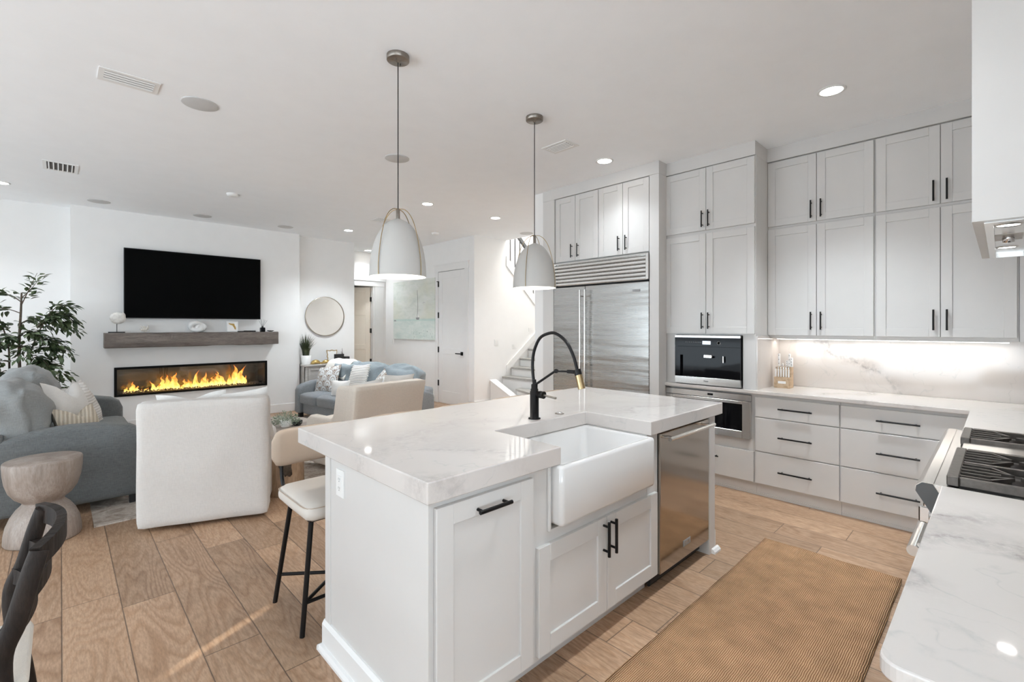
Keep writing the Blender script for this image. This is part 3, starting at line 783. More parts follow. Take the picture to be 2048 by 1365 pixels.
# ================================================================== CABINETS
def shaker(mb, plane, f, a0, a1, z0, z1, th=.02, st=.062):
    def B(f0, f1, p0, p1, q0, q1, bv=0):
        if plane == 'X': mb.box(f0, f1, p0, p1, q0, q1, bv)
        else: mb.box(p0, p1, f0, f1, q0, q1, bv)
    if a0 > a1: a0, a1 = a1, a0
    B(f+.009, f+th, a0+st*.9, a1-st*.9, z0+st*.9, z1-st*.9)
    B(f, f+th, a0, a0+st, z0, z1, .0015); B(f, f+th, a1-st, a1, z0, z1, .0015)
    B(f, f+th, a0+st, a1-st, z0, z0+st, .0015); B(f, f+th, a0+st, a1-st, z1-st, z1, .0015)
    return mb
def slab(mb, plane, f, a0, a1, z0, z1, th=.02):
    if plane == 'X': mb.box(f, f+th, a0, a1, z0, z1, .002)
    else: mb.box(a0, a1, f, f+th, z0, z1, .002)
    return mb
def pull(plane, f, a, z, length, vert, parent, mat='black', r=.006, off=.032):
    mb = MB(); h = length/2
    def P(d, aa, zz): return (f-d, aa, zz) if plane == 'X' else (aa, f-d, zz)
    if vert:
        mb.cyl(P(off, a, z-h), P(off, a, z+h), r, 10)
        for s in (-1, 1): mb.cyl(P(0, a, z+s*h*.72), P(off, a, z+s*h*.72), r*.8, 8)
    else:
        mb.cyl(P(off, a-h, z), P(off, a+h, z), r, 10)
        for s in (-1, 1): mb.cyl(P(0, a+s*h*.8, z), P(off, a+s*h*.8, z), r*.8, 8)
    return mb.obj('handle', mat, parent)

def wall_cab(label, xf, xback, y0, y1, z0, z1, doors, hz, group, fill=None):
    t = thing('upper_cabinet', label, 'cabinet', (xf, (y0+y1)/2, z0), group)
    MB().box(xf+.02, xback, y0, y1, z0, z1).obj('carcass', 'cab', t)
    dz0, dz1 = z0+.018 if fill is None else fill, z1-.008
    for a0, a1, hy in doors:
        d = shaker(MB(), 'X', xf, a0, a1, dz0, dz1).obj('door', 'cab', t)
        pull('X', xf, hy, hz, .152, True, d)
    return t
G1 = 'wall cabinets beside the range'
XU = 4.648
dA = [(1.093, 1.473, 1.128), (.70, 1.089, 1.055)]; dB = [(.310, .685, .345), (-.075, .306, .272)]
wall_cab('upper two-door white cabinet in the top row beside the tall coffee cabinet', XU, 4.925, .693, 1.475, 2.352, 2.957, dA, 2.47, G1)
wall_cab('upper two-door white cabinet in the top row next to the range hood', XU, 4.925, -.085, .692, 2.352, 2.957, dB, 2.465, G1)
wall_cab('lower two-door white wall cabinet over the counter beside the tall coffee cabinet', XU, 4.925, .693, 1.475, 1.363, 2.351, dA, 1.515, G1, 1.388)
wall_cab('lower two-door white wall cabinet over the counter next to the range hood', XU, 4.925, -.085, .692, 1.363, 2.351, dB, 1.515, G1, 1.388)
MB().box(XU+.012, 4.925, -.478, -.087, 1.363, 2.957).obj('trim_6', 'cab')['kind'] = 'structure'
# under-cabinet light strip
us = thing('under_cabinet_light', 'slim lit strip under the lower white wall cabinets', 'light', (4.80, .7, 1.36))
MB().box(4.79, 4.83, -.05, 1.45, 1.352, 1.3625).obj('housing', 'white_p', us); MB().box(4.795, 4.825, -.04, 1.44, 1.349, 1.3522).obj('diffuser', 'strip', us)
light('under_cabinet_glow', 'AREA', (4.81, .7, 1.345), 1.1, (1, .96, .90), (0, 0, 0), .03, 1.46, parent=us)

# tall cabinet with coffee machine
XP = 4.336
tc = thing('tall_cabinet', 'tall white cabinet standing on the counter around the coffee machine', 'cabinet', (XP, 1.9, .915))
tb = MB(); tb.box(XP+.02, 4.925, 1.475, 2.33, 1.388, 2.957); tb.box(XP+.02, 4.925, 1.475, 1.583, .9155, 1.388); tb.box(XP+.02, 4.925, 2.211, 2.33, .9155, 1.388); tb.box(4.87, 4.925, 1.583, 2.211, .9155, 1.388)
tb.obj('carcass', 'cab', tc)
for z0, z1, hz in ((2.366, 2.949, 2.47), (1.40, 2.337, 1.52)):
    for a0, a1, hy in ((1.908, 2.322, 1.936), (1.481, 1.904, 1.876)):
        d = shaker(MB(), 'X', XP, a0, a1, z0, z1).obj('door', 'cab', tc); pull('X', XP, hy, hz, .152, True, d)
# fridge surround cabinets
XF = 4.19
wall_cab('two-door white cabinet over the fridge, on its stairwell side', XF, 4.925, 3.015, 3.64, 2.205, 2.957, [(3.335, 3.62, 3.374), (3.022, 3.331, 3.285)], 2.322, 'cabinets over the fridge', 2.212)
wall_cab('two-door white cabinet over the fridge, on its coffee machine side', XF, 4.925, 2.405, 3.014, 2.205, 2.957, [(2.713, 3.012, 2.753), (2.410, 2.709, 2.665)], 2.326, 'cabinets over the fridge', 2.212)
pn = MB().box(XF-.002, 4.925, 2.332, 2.402, 0, 2.957); pn.box(XF-.002, 4.335, 2.302, 2.332, 0, 2.957)
tag(pn.obj('end_panel', 'cab'), 'tall white panel between the fridge and the coffee machine cabinet', 'panel')
pn = MB().box(XF-.002, 4.925, 3.655, 3.819, 0, 2.2045).box(XF-.002, 4.925, 3.641, 3.819, 2.205, 2.957); tag(pn.obj('end_panel', 'cab'), 'tall white panel between the fridge and the stairwell wall', 'panel')

# fridge
fr = thing('refrigerator', 'stainless steel built-in double-door refrigerator with a louvred top grille', 'refrigerator', (4.2, 3.03, 0))
MB().box(4.235, 4.92, 2.404, 3.652, 0.0, 2.195).obj('body', 'steel_b', fr)
for a0, a1, lab in ((3.195, 3.650, 0), (2.406, 3.187, 1)):
    d = MB().box(4.185, 4.233, a0, a1, .10, 1.915, .004).obj('door', 'steel_f', fr)
    hy = 3.217 if lab == 0 else 3.150
    hb = MB().cyl((4.125, hy, .35), (4.125, hy, 1.87), .012, 12)
    for z in (.40, 1.80): hb.cyl((4.125, hy, z), (4.19, hy, z), .008, 8)
    hb.obj('handle', 'steel_b', d)
MB().box(4.20, 4.234, 2.408, 3.648, 1.918, 1.932).obj('gap', 'dark', fr)
g = MB(); g.box(4.172, 4.234, 2.406, 2.437, 1.935, 2.195, .002); g.box(4.172, 4.20, 3.625, 3.648, 1.935, 2.195, .002); g.box(4.172, 4.20, 2.437, 3.625, 2.18, 2.195)
g.box(4.205, 4.21, 2.437, 3.625, 1.935, 2.18)
for i in range(6):
    z = 1.940+.040*i
    g.prism([(4.172, z), (4.172, z+.022), (4.203, z+.034), (4.203, z+.026)], 1, 2.437, 3.625)
g.obj('grille', 'steel_b', fr)
pl = MB().box(4.181, 4.186, 2.505, 2.59, 1.818, 1.842, .001).obj('badge', 'greyink', fr)

# coffee machine
cm = thing('coffee_machine', 'black glass built-in coffee machine with a steel lower band', 'coffee machine', (4.32, 1.9, .92))
MB().box(4.36, 4.86, 1.60, 2.195, .925, 1.375).obj('body', 'blackp', cm)
MB().box(4.318, 4.36, 1.591, 2.203, 1.360, 1.383, .002).obj('top_band', 'steel', cm)
MB().box(4.318, 4.36, 1.591, 2.203, .922, .990, .002).obj('lower_band', 'steel', cm)
MB().box(4.318, 4.36, 1.591, 2.203, 1.277, 1.360, .001).obj('control_panel', 'glassblack', cm)
MB().box(4.320, 4.36, 1.591, 1.650, .990, 1.276).box(4.320, 4.36, 2.150, 2.203, .990, 1.276).box(4.320, 4.36, 1.65, 2.15, 1.195, 1.276).obj('door_frame', 'glassblack', cm)
MB().box(4.350, 4.36, 1.65, 2.15, .990, 1.195).obj('alcove', 'glassblack', cm)
MB().box(4.3175, 4.3185, 1.855, 1.93, 1.300, 1.330).obj('display', 'display', cm)
MB().box(4.310, 4.350, 1.84, 1.92, 1.172, 1.205, .006).obj('spout', 'chrome', cm)
MB().cyl((4.33, 1.745, 1.135), (4.33, 1.745, 1.195), .006, 8).obj('milk_nozzle', 'chrome', cm)
text_mesh('lettering', 'Miele', .020, 'ink', face_mtx((4.3172, 1.897, .957), (0, -1, 0), (0, 0, 1)), cm)
text_mesh('clock_digits', '4:06', .024, 'ink', face_mtx((4.3170, 1.892, 1.315), (0, -1, 0), (0, 0, 1)), cm)
for i in range(9): MB().ell((4.318, 2.09-.018*i, 1.318), (.001, .0035, .0035), 8, 6).obj('button', 'greyink', cm)
MB().lathe([(.013, 0), (.016, .001), (.016, .0)], (4.3172, 1.78, 1.315), 20, axis=0).obj('dial_mark', 'greyink', cm)

# base cabinet with oven
ob = thing('oven_cabinet', 'white base cabinet holding the steel oven under the coffee machine', 'cabinet', (XP, 1.9, 0))
o_ = MB(); o_.box(XP+.02, 4.925, 1.478, 1.510, .10, .884); o_.box(XP+.02, 4.925, 2.297, 2.33, .10, .884); o_.box(XP+.02, 4.925, 1.51, 2.297, .10, .478); o_.box(XP+.02, 4.925, 1.51, 2.297, .868, .884); o_.box(XP+.045, 4.925, 1.478, 2.33, 0, .10); o_.box(XP+.036, XP+.045, 1.478, 2.33, 0, .022)
o_.obj('carcass', 'cab', ob)
d = slab(MB(), 'X', XP, 1.489, 2.318, .115, .378).obj('drawer', 'cab', ob); pull('X', XP, 1.903, .285, .245, False, d)
ov = thing('built_in_oven', 'stainless steel built-in oven with black glass under the counter', 'oven', (4.32, 1.9, .48))
MB().box(4.357, 4.9, 1.515, 2.292, .482, .864).obj('body', 'blackp', ov)
MB().box(4.322, 4.357, 1.508, 2.297, .812, .866, .002).obj('control_panel', 'steel', ov)
MB().box(4.3212, 4.3222, 1.835, 1.885, .832, .850).obj('display', 'glassblack', ov)
od = MB(); od.box(4.318, 4.357, 1.508, 1.578, .482, .808, .002); od.box(4.318, 4.357, 2.227, 2.297, .482, .808, .002); od.box(4.318, 4.357, 1.578, 2.227, .482, .545, .002); od.box(4.318, 4.357, 1.578, 2.227, .780, .808, .002)
odo = od.obj('door', 'steel', ov); MB().box(4.326, 4.357, 1.578, 2.227, .545, .780).obj('glass', 'glassblack', odo)

# three-drawer base cabinets
def drawer_base(label, y0, y1, hy, group):
    t = thing('drawer_cabinet', label, 'cabinet', (XP, (y0+y1)/2, 0), group)
    b_ = MB().box(XP+.02, 4.925, y0-.006, y1+.001, .10, .884); b_.box(XP+.045, 4.925, y0-.006, y1+.001, 0, .10); b_.box(XP+.036, XP+.045, y0-.006, y1+.001, 0, .022)
    b_.obj('carcass', 'cab', t)
    for z0, z1, hz in ((.688, .858, .775), (.393, .680, .535), (.115, .386, .246)):
        d = slab(MB(), 'X', XP, y0, y1, z0, z1).obj('drawer', 'cab', t); pull('X', XP, hy, hz, .246, False, d, r=.0065)
drawer_base('white three-drawer base cabinet next to the built-in oven', .866, 1.476, 1.166, 'three-drawer base cabinets')
drawer_base('white three-drawer base cabinet in the corner beside the range', .150, .857, .512, 'three-drawer base cabinets')
# corner and range-side bases
bc = thing('base_cabinet', 'white corner base cabinet between the range and the drawers', 'cabinet', (3.9, -.2, 0))
MB().box(3.478, 4.925, -.478, .10, .10, .884).box(3.478, 4.925, -.478, .04, 0, .10).obj('carcass', 'cab', bc)
d = shaker(MB(), 'Y', .10, 3.50, 4.30, .115, .86); d.v = [(x, .22-y, z) for x, y, z in d.v]; d.obj('door', 'cab', bc)
bn = thing('base_cabinet', 'white base cabinet under the near countertop beside the range', 'cabinet', (1.6, -.2, 0))
MB().box(1.01, 2.205, -.478, .10, .10, .884).box(1.03, 2.205, -.478, .04, 0, .10).obj('carcass', 'cab', bn)
for a0, a1 in ((1.02, 1.60), (1.605, 2.19)):
    d = shaker(MB(), 'Y', .10, a0, a1, .115, .86); d.v = [(x, .22-y, z) for x, y, z in d.v]; d.obj('door', 'cab', bn)
# wall countertops
def bevel(o, wdt=.004, seg=2):
    m_ = o.modifiers.new('bevel', 'BEVEL'); m_.width = wdt; m_.segments = seg; m_.limit_method = 'ANGLE'; return o
ct = MB().prism([(4.306, 2.331), (4.306, .143), (3.478, .143), (3.478, -.478), (4.925, -.478), (4.925, 2.331)], 2, .8845, .915)
tag(bevel(ct.obj('countertop', 'quartz')), 'white quartz countertop along the cabinet wall, turning the corner to the range', 'countertop')
cr = .035; arc = [(.978+cr-cr*math.sin(t), .144-cr+cr*math.cos(t)) for t in [i*PI/2/6 for i in range(7)]]
ct = MB().prism([(2.207, -.478), (2.207, .144)]+arc+[(.978, -.478)], 2, .8845, .915)
tag(bevel(ct.obj('countertop', 'quartz_near')), 'near white quartz countertop with rounded corner at the end of the range', 'countertop')

# ================================================================== KITCHEN ISLAND
isl = thing('kitchen_island', 'white kitchen island with shaker doors and a farmhouse sink', 'kitchen island', (2.0, 1.8, 0))
ib = MB()
ib.box(.880, 1.49, 1.313, 2.12, .10, .8855)           # left carcass
ib.box(1.49, 2.26, 1.313, 2.12, .10, .612); ib.box(1.49, 2.26, 1.75, 2.12, .612, .8855); ib.box(2.262, 2.372, 1.313, 2.12, .10, .8855)
ib.box(2.372, 3.0, 1.88, 2.12, .10, .8855)
ib.box(.90, 2.37, 1.39, 2.12, 0, .10); ib.box(2.37, 3.0, 1.95, 2.12, 0, .10)
ib.obj('body', 'cab', isl)
ep = MB().box(.872, .8815, 1.305, 2.125, 0, .8855); ep.box(.866, .872, 2.075, 2.125, 0, .8855)
ep.obj('end_panel', 'cab', isl)
ep = MB().box(3.0, 3.082, 1.296, 2.125, 0, .8855); ep.obj('end_panel', 'cab', isl)
sb_ = MB()
def bb_left(mb):
    mb.box(.856, .866, 1.30, 2.137, 0, .118); mb.prism([(.856, .118), (.866, .135), (.872, .135), (.872, .118)], 1, 1.30, 2.137)
    mb.prism([(.856, 0), (.838, 0), (.838, .012), (.846, .026), (.856, .030)], 1, 1.29, 2.137)
    mb.box(.866, 3.082, 2.125, 2.137, 0, .118); mb.prism([(2.137, 0), (2.155, 0), (2.155, .012), (2.147, .026), (2.137, .030)], 0, .838, 3.118)
    mb.box(3.082, 3.094, 1.296, 2.137, 0, .135); mb.prism([(3.094, 0), (3.118, 0), (3.118, .012), (3.106, .026), (3.094, .030)], 1, 1.297, 2.137)
    mb.prism([(1.296, 0), (1.272, 0), (1.272, .012), (1.284, .026), (1.296, .030)], 0, 3.03, 3.118)
bb_left(sb_); sb_.obj('baseboard', 'trim', isl)
d = shaker(MB(), 'Y', 1.293, .897, 1.361, .118, .862, st=.07).obj('pull_out_door', 'cab', isl); pull('Y', 1.293, 1.135, .815, .155, False, d, r=.0075)
for a0, a1, hx in ((1.394, 1.866, 1.838), (1.870, 2.341, 1.898)):
    d = shaker(MB(), 'Y', 1.293, a0, a1, .122, .566, st=.07).obj('door', 'cab', isl); pull('Y', 1.293, hx, .475, .16, True, d, r=.0075)
MB().box(1.462, 1.476, 1.300, 1.313, .612, .884, .003).obj('bead_trim', 'cab', isl)
# countertop with sink notch
it = MB().prism([(.855, 1.285), (1.522, 1.285), (1.522, 1.709), (2.257, 1.709), (2.257, 1.285), (3.18, 1.285), (3.18, 2.436), (.855, 2.436)], 2, .886, .9605)
tag(bevel(it.obj('countertop', 'quartz_island'), .004, 2), 'thick white quartz island countertop with a notch for the farmhouse sink', 'countertop')
# farmhouse sink
sk = thing('farmhouse_sink', 'white fireclay apron-front sink set into the island', 'sink', (1.87, 1.5, .63))
s_ = MB()
x0, x1, y0, y1, z0, z1 = 1.495, 2.256, 1.258, 1.742, .628, .8845
s_.box(x0, x1, y0, y0+.030, z0, z1); s_.box(x0, x0+.030, y0+.030, y1, z0, z1); s_.box(x1-.030, x1, y0+.030, y1, z0, z1); s_.box(x0+.03, x1-.03, y1-.03, y1, z0, z1); s_.box(x0+.03, x1-.03, y0+.03, y1-.03, z0, z0+.03)
s_ = MB()
V = []
def ringp(xa, xb, ya, yb, z, r, n=5):
    out = []
    for cx, cy_, a0 in ((xb-r, yb-r, 0), (xa+r, yb-r, PI/2), (xa+r, ya+r, PI), (xb-r, ya+r, 3*PI/2)):
        for i in range(n+1):
            t = a0+PI/2*i/n; out.append((cx+r*math.cos(t), cy_+r*math.sin(t), z))
    return out
rings = [ringp(x0+.02, x1-.02, y0+.02, y1-.02, z0, .004), ringp(x0+.006, x1-.006, y0+.006, y1-.006, z0+.006, .016), ringp(x0, x1, y0, y1, z0+.02, .022), ringp(x0, x1, y0, y1, z1-.014, .022), ringp(x0+.005, x1-.005, y0+.005, y1-.005, z1-.003, .018), ringp(x0+.014, x1-.014, y0+.014, y1-.014, z1, .012),
         ringp(x0+.024, x1-.024, y0+.024, y1-.024, z1-.001, .02), ringp(x0+.031, x1-.031, y0+.031, y1-.031, z1-.012, .03), ringp(x0+.036, x1-.036, y0+.036, y1-.036, z0+.07, .04), ringp(x0+.06, x1-.06, y0+.06, y1-.06, z0+.04, .04), ringp(x0+.25, x1-.25, y0+.18, y1-.18, z0+.034, .02)]
n_ = len(rings[0]); VV = [p for r_ in rings for p in r_]; FF = []
for i in range(len(rings)-1):
    for j in range(n_): FF.append((i*n_+j, i*n_+(j+1) % n_, (i+1)*n_+(j+1) % n_, (i+1)*n_+j))
s_.add(VV, FF, True); s_.add(rings[0], [tuple(range(n_))]); s_.add(rings[-1], [tuple(range(n_))])
s_.obj('basin', 'white_gl', sk)
MB().lathe([(0, .001), (.04, .001), (.043, 0.006), (.030, .006), (.028, .003), (0, .003)], (1.875, 1.5, z0+.034), 24).obj('drain', 'chrome', sk)
# faucet
fa = thing('kitchen_faucet', 'matte black articulated kitchen faucet with a brass spray head', 'faucet', (1.876, 1.775, .9605))
MB().lathe([(.034, 0), (.034, .005), (.0245, .008), (.0245, .150), (.021, .153), (.021, .163), (.018, .166), (.018, .188), (.011, .192), (.009, .215)], (1.876, 1.775, .961), 28).obj('body', 'black', fa)
pts = []
ctrl = [(1.779, 1.150), (1.790, 1.25), (1.778, 1.33), (1.738, 1.40), (1.68, 1.428), (1.62, 1.430), (1.55, 1.388), (1.502, 1.315), (1.478, 1.243)]
def crom(P, n=6):
    out = []
    for i in range(len(P)-1):
        p0 = P[max(i-1, 0)]; p1 = P[i]; p2 = P[i+1]; p3 = P[min(i+2, len(P)-1)]
        for j in range(n):
            t = j/n
            out.append(tuple(0.5*((2*b)+(-a+c_)*t+(2*a-5*b+4*c_-d_)*t*t+(-a+3*b-3*c_+d_)*t**3) for a, b, c_, d_ in zip(p0, p1, p2, p3)))
    out.append(tuple(P[-1])); return out
MB().tube([(1.876, y, z) for y, z in crom(ctrl)], .0085, 12).obj('hose', 'black', fa)
MB().tube([(1.876, 1.479, 1.25), (1.876, 1.470, 1.222)], .019, 16).obj('collar', 'black', fa)
MB().tube([(1.876, 1.470, 1.224), (1.876, 1.450, 1.155)], .0185, 18).obj('spray_head', 'brass', fa)
ar = MB().tube([(1.876, 1.765, 1.150), (1.876, 1.625, 1.232)], .0065, 10); ar.tube([(1.876, 1.625, 1.232), (1.876, 1.54, 1.236)], .0055, 10); ar.tube([(1.876, 1.54, 1.236), (1.876, 1.48, 1.237)], .010, 12); ar.ell((1.876, 1.618, 1.233), (.012, .014, .012))
ar.obj('support_arm', 'black', fa)
MB().tube([(1.876, 1.755, 1.098), (1.876, 1.735, 1.098), (1.876, 1.734, 1.098), (1.876, 1.705, 1.097)], [.016, .016, .020, .020], 16).obj('valve', 'black', fa)
MB().tube([(1.876, 1.705, 1.097), (1.876, 1.62, 1.090)], .006, 10).obj('lever', 'bronze', fa)
bt = thing('air_switch', 'small round metal air switch button on the island by the faucet', 'switch', (2.088, 1.776, .9607))
MB().lathe([(.026, 0), (.026, .003), (.017, .005), (.017, .002)], (2.088, 1.776, .9607), 24).obj('collar', 'bronze', bt); MB().lathe([(.016, .002), (.016, .007), (.0, .009)], (2.088, 1.776, .9607), 20).obj('button', 'chrome', bt)
# dishwasher
dw = thing('dishwasher', 'stainless steel dishwasher built into the end of the island', 'dishwasher', (2.69, 1.3, 0))
MB().box(2.378, 2.996, 1.36, 1.87, .02, .872).obj('body', 'blackp', dw)
dd = MB().box(2.378, 2.996, 1.298, 1.345, .098, .876, .003).obj('door', 'steel_d', dw)
MB().box(2.39, 2.985, 1.345, 1.36, .098, .876).obj('gasket', 'dark', dw)
hb = MB().cyl((2.376, 1.240, .856), (2.940, 1.240, .856), .0115, 14); hb.box(2.40, 2.425, 1.240, 1.30, .850, .864, .003); hb.box(2.885, 2.91, 1.240, 1.30, .850, .864, .003)
hb.obj('handle', 'steel_b', dd)
MB().box(2.645, 2.735, 1.2955, 1.299, .167, .202, .001).obj('badge', 'greyink', dw)
text_mesh('lettering', 'COVE', .024, 'steel_b', face_mtx((2.690, 1.2952, .1845), (1, 0, 0), (0, 0, 1)), dw)
MB().box(2.39, 2.98, 1.375, 1.385, .0, .095).obj('kick_plate', 'dark', dw)

# outlets and switches
def outlet(label, o, xd, n, kind='outlet', w_=.072, h_=.115, parts=1):
    # n: outward normal, xd: horizontal direction on the wall
    xd = Vector(xd); n = Vector(n); up = Vector((0, 0, 1)); o = Vector(o)
    def B(a, b2, c0, c1, d0, d1):
        vs = [o+xd*x+up*z+n*d for d in (d0, d1) for z in (c0, c1) for x in (a, b2)]
        return MB().add(vs, [(0, 2, 3, 1), (4, 5, 7, 6), (0, 1, 5, 4), (2, 6, 7, 3), (0, 4, 6, 2), (1, 3, 7, 5)])
    t = thing('outlet' if kind == 'outlet' else 'light_switch', label, kind if kind == 'outlet' else 'light switch', o)
    B(-w_/2, w_/2, -h_/2, h_/2, .0005, .006).obj('plate', 'white_p', t)
    for i in range(parts):
        cx = (i-(parts-1)/2)*.045
        B(cx-.017, cx+.017, -.034, .034, .006, .009).obj('insert', 'trim', t)
        if kind == 'outlet':
            for z in (-.019, .019):
                for x in (-.006, .006): B(cx+x-.001, cx+x+.001, z-.004, z+.005, .009, .0095).obj('slot', 'ink', t)
                B(cx-.002, cx+.002, z-.012, z-.008, .009, .0095).obj('slot', 'ink', t)
    return t
outlet('white electrical outlet on the end of the island', (.872, 1.972, .792), (0, -1, 0), (-1, 0, 0))
outlet('white double light switch on the wall beside the stairs', (5.80, 6.45, 1.172), (1, 0, 0), (0, -1, 0), 'switch', .115, .115, 2)
outlet('white electrical outlet low on the wall beside the stairs', (5.664, 6.45, .43), (1, 0, 0), (0, -1, 0))
outlet('white switch plate on the stair wall just above the skirt board', (6.245, 6.45, 1.086), (1, 0, 0), (0, -1, 0), 'switch', .10, .072, 1)
outlet('white switch plate higher up on the stair wall', (6.70, 6.45, 1.398), (1, 0, 0), (0, -1, 0), 'switch', .10, .072, 1)
outlet('white switch plate beside the lower edge of the seascape painting', (5.27, 9.27, 1.13), (0, -1, 0), (-1, 0, 0), 'switch', .075, .115, 1)

# ================================================================== RANGE AND HOOD
rg = thing('range', 'wide stainless steel gas range between the two countertops', 'range', (2.83, -.15, 0))
MB().box(2.212, 3.473, -.475, .10, .08, .885).obj('body', 'steel', rg)
MB().box(2.212, 3.473, -.475, .165, .885, .9125, .002).obj('cooktop', 'steel', rg)
MB().prism([(.10, .80), (.165, .915), (.195, .915), (.212, .900), (.214, .880), (.165, .80)], 0, 2.210, 3.470).obj('front_rail', 'steel_b', rg)
MB().prism([(.10, .72), (.10, .80), (.165, .80), (.145, .72)], 0, 2.212, 3.47).obj('control_panel', 'steel_b', rg)
dr = MB().box(2.225, 2.93, .10, .145, .15, .71, .004).obj('oven_door', 'steel', rg); dr2 = MB().box(2.94, 3.465, .10, .145, .15, .71, .004).obj('oven_door', 'steel', rg)
for d_, a0, a1 in ((dr, 2.24, 2.91), (dr2, 2.95, 3.455)):
    h_ = MB().cyl((a0, .222, .650), (a1, .222, .650), .020, 16)
    for x in (a0+.03, a1-.03): h_.box(x-.018, x+.018, .145, .225, .635, .668, .006)
    h_.obj('handle', 'steel_b', d_)
for i in range(8):
    x = 2.33+.15*i
    kn = MB().lathe([(.030, 0), (.030, .012), (.022, .014), (.020, .034), (.018, .036), (0, .036)], (x, .150, .765), 20, axis=1); kn.box(x-.006, x+.006, .180, .215, .735, .795, .004)
    kn.obj('knob', 'chrome', rg)
for x in (2.26, 3.42):
    for y in (-.42, .04): MB().cyl((x, y, 0), (x, y, .085), .02, 10).obj('foot', 'steel_b', rg)
def grate(x0, x1, rows):
    MB().box(x0+.02, x1-.02, -.44, .11, .9125, .918).obj('burner_tray', 'cast', rg)
    g = MB(); zt = .95
    g.box(x0, x1, .10, .132, .915, zt, .003); g.box(x0, x1, -.45, -.42, .915, zt, .003); g.box(x0, x0+.018, -.419, .099, .918, zt-.0005, .003); g.box(x1-.018, x1, -.419, .099, .918, zt-.0005, .003)
    ym = (.132-.45)/2
    g.box(x0+.019, x1-.019, ym-.012, ym+.012, .925, zt-.001, .002)
    hgt = (x1-x0)/rows
    for r_ in range(rows):
        xa = x0+hgt*r_; xc = xa+hgt/2
        if r_: g.box(xa-.008, xa+.008, -.419, .099, .925, zt-.0005, .002)
        for (yb, yc) in ((.10, -.02), (-.42, -.30)):
            sgn = 1 if yb > 0 else -1
            cyy = (yb+ym)/2
            for dx in (-.36, -.18, .0, .18, .36):
                x = xc+dx*hgt
                ye = yb-sgn*(.075 if abs(dx) > .1 else .10)
                g.sweep([(x, yb, zt-.008), (x, ye, zt-.008)], .009, .016)
                if abs(dx) > .1: g.sweep([(x, ye, zt-.008), (xc+.02*(1 if dx > 0 else -1), cyy-sgn*.0, zt-.008)], .009, .016)
            for dx in (-.3, .3): g.sweep([(xc+dx*hgt, ym, zt-.008), (xc, cyy-sgn*.02, zt-.008)], .009, .016)
    g.obj('grate', 'castlit', rg)
    for r_ in range(rows):
        xc = x0+hgt*(r_+.5)
        for cyy in ((.10+ym)/2, (-.42+ym)/2):
            MB().lathe([(.05, 0), (.05, .010), (.035, .014), (.035, .020), (0, .022)], (xc, cyy, .918), 20).obj('burner', 'cast', rg)
grate(2.222, 2.775, 2); grate(3.035, 3.355, 1)
MB().box(2.785, 3.025, -.45, .12, .9125, .935, .003).obj('griddle_cover', 'steel_b', rg)

MB().prism([(.102, .80), (.166, .913), (.195, .913), (.211, .899), (.213, .880), (.165, .80)], 0, 2.2085, 2.211).obj('end_cap', 'rail', rg)
hd_ = thing('range_hood', 'white boxed range hood over the range with lit steel underside', 'range hood', (2.82, -.2, 1.817))
HX0, HX1, HY0, HY1 = 2.20, 3.435, -.488, .068
hs = MB(); hs.box(HX0, HX1, HY1-.028, HY1, 1.817, ZC-.001); hs.box(HX0, HX0+.03, HY0, HY1-.028, 1.817, ZC-.001); hs.box(HX1-.03, HX1, HY0, HY1-.028, 1.817, ZC-.001); hs.box(HX0+.03, HX1-.03, HY0, HY1-.028, 1.88, 1.90)
hs.obj('chase', 'cab', hd_)
ins = MB(); ax0, ax1, ay0, ay1 = HX0+.03, HX1-.03, HY0, HY1-.028
ins.box(ax0, ax0+.02, ay0, ay1, 1.812, 1.878); ins.box(ax1-.02, ax1, ay0, ay1, 1.812, 1.878); ins.box(ax0+.02, ax1-.02, ay1-.022, ay1, 1.812, 1.878); ins.box(ax0+.02, ax1-.02, ay0, ay0+.02, 1.812, 1.878)
ins.box(ax0+.02, ax1-.02, -.075, ay1-.022, 1.828, 1.84)
ins.obj('insert', 'steel', hd_)
bf = MB()
for i in range(24):
    x = ax0+.03+i*(ax1-ax0-.06)/23
    bf.box(x-.012, x+.012, ay0+.02, -.078, 1.845+.006*(i % 2), 1.853+.006*(i % 2))
bf.obj('baffle_filter', 'steel', hd_)
for x in (2.42, 3.10):
    lm = MB().lathe([(.040, 0), (.034, -.004), (.030, 0)], (x, -.018, 1.828), 28).obj('lamp', 'steel_b', hd_)
    MB().lathe([(.0295, 0), (0, -.001)], (x, -.018, 1.827), 24).obj('lens', 'lens', lm)
    light('hood_spot', 'SPOT', (x, -.018, 1.82), 3, (1, .96, .9), (0, 0, 0), .02, spot=2.0, parent=hd_)
MB().box(2.66, 2.84, -.06, .02, 1.8265, 1.8285).obj('control_plate', 'bronze', hd_)
MB().lathe([(.018, 0), (.018, -.02), (.0, -.022)], (2.76, -.02, 1.827), 18).obj('knob', 'chrome', hd_)

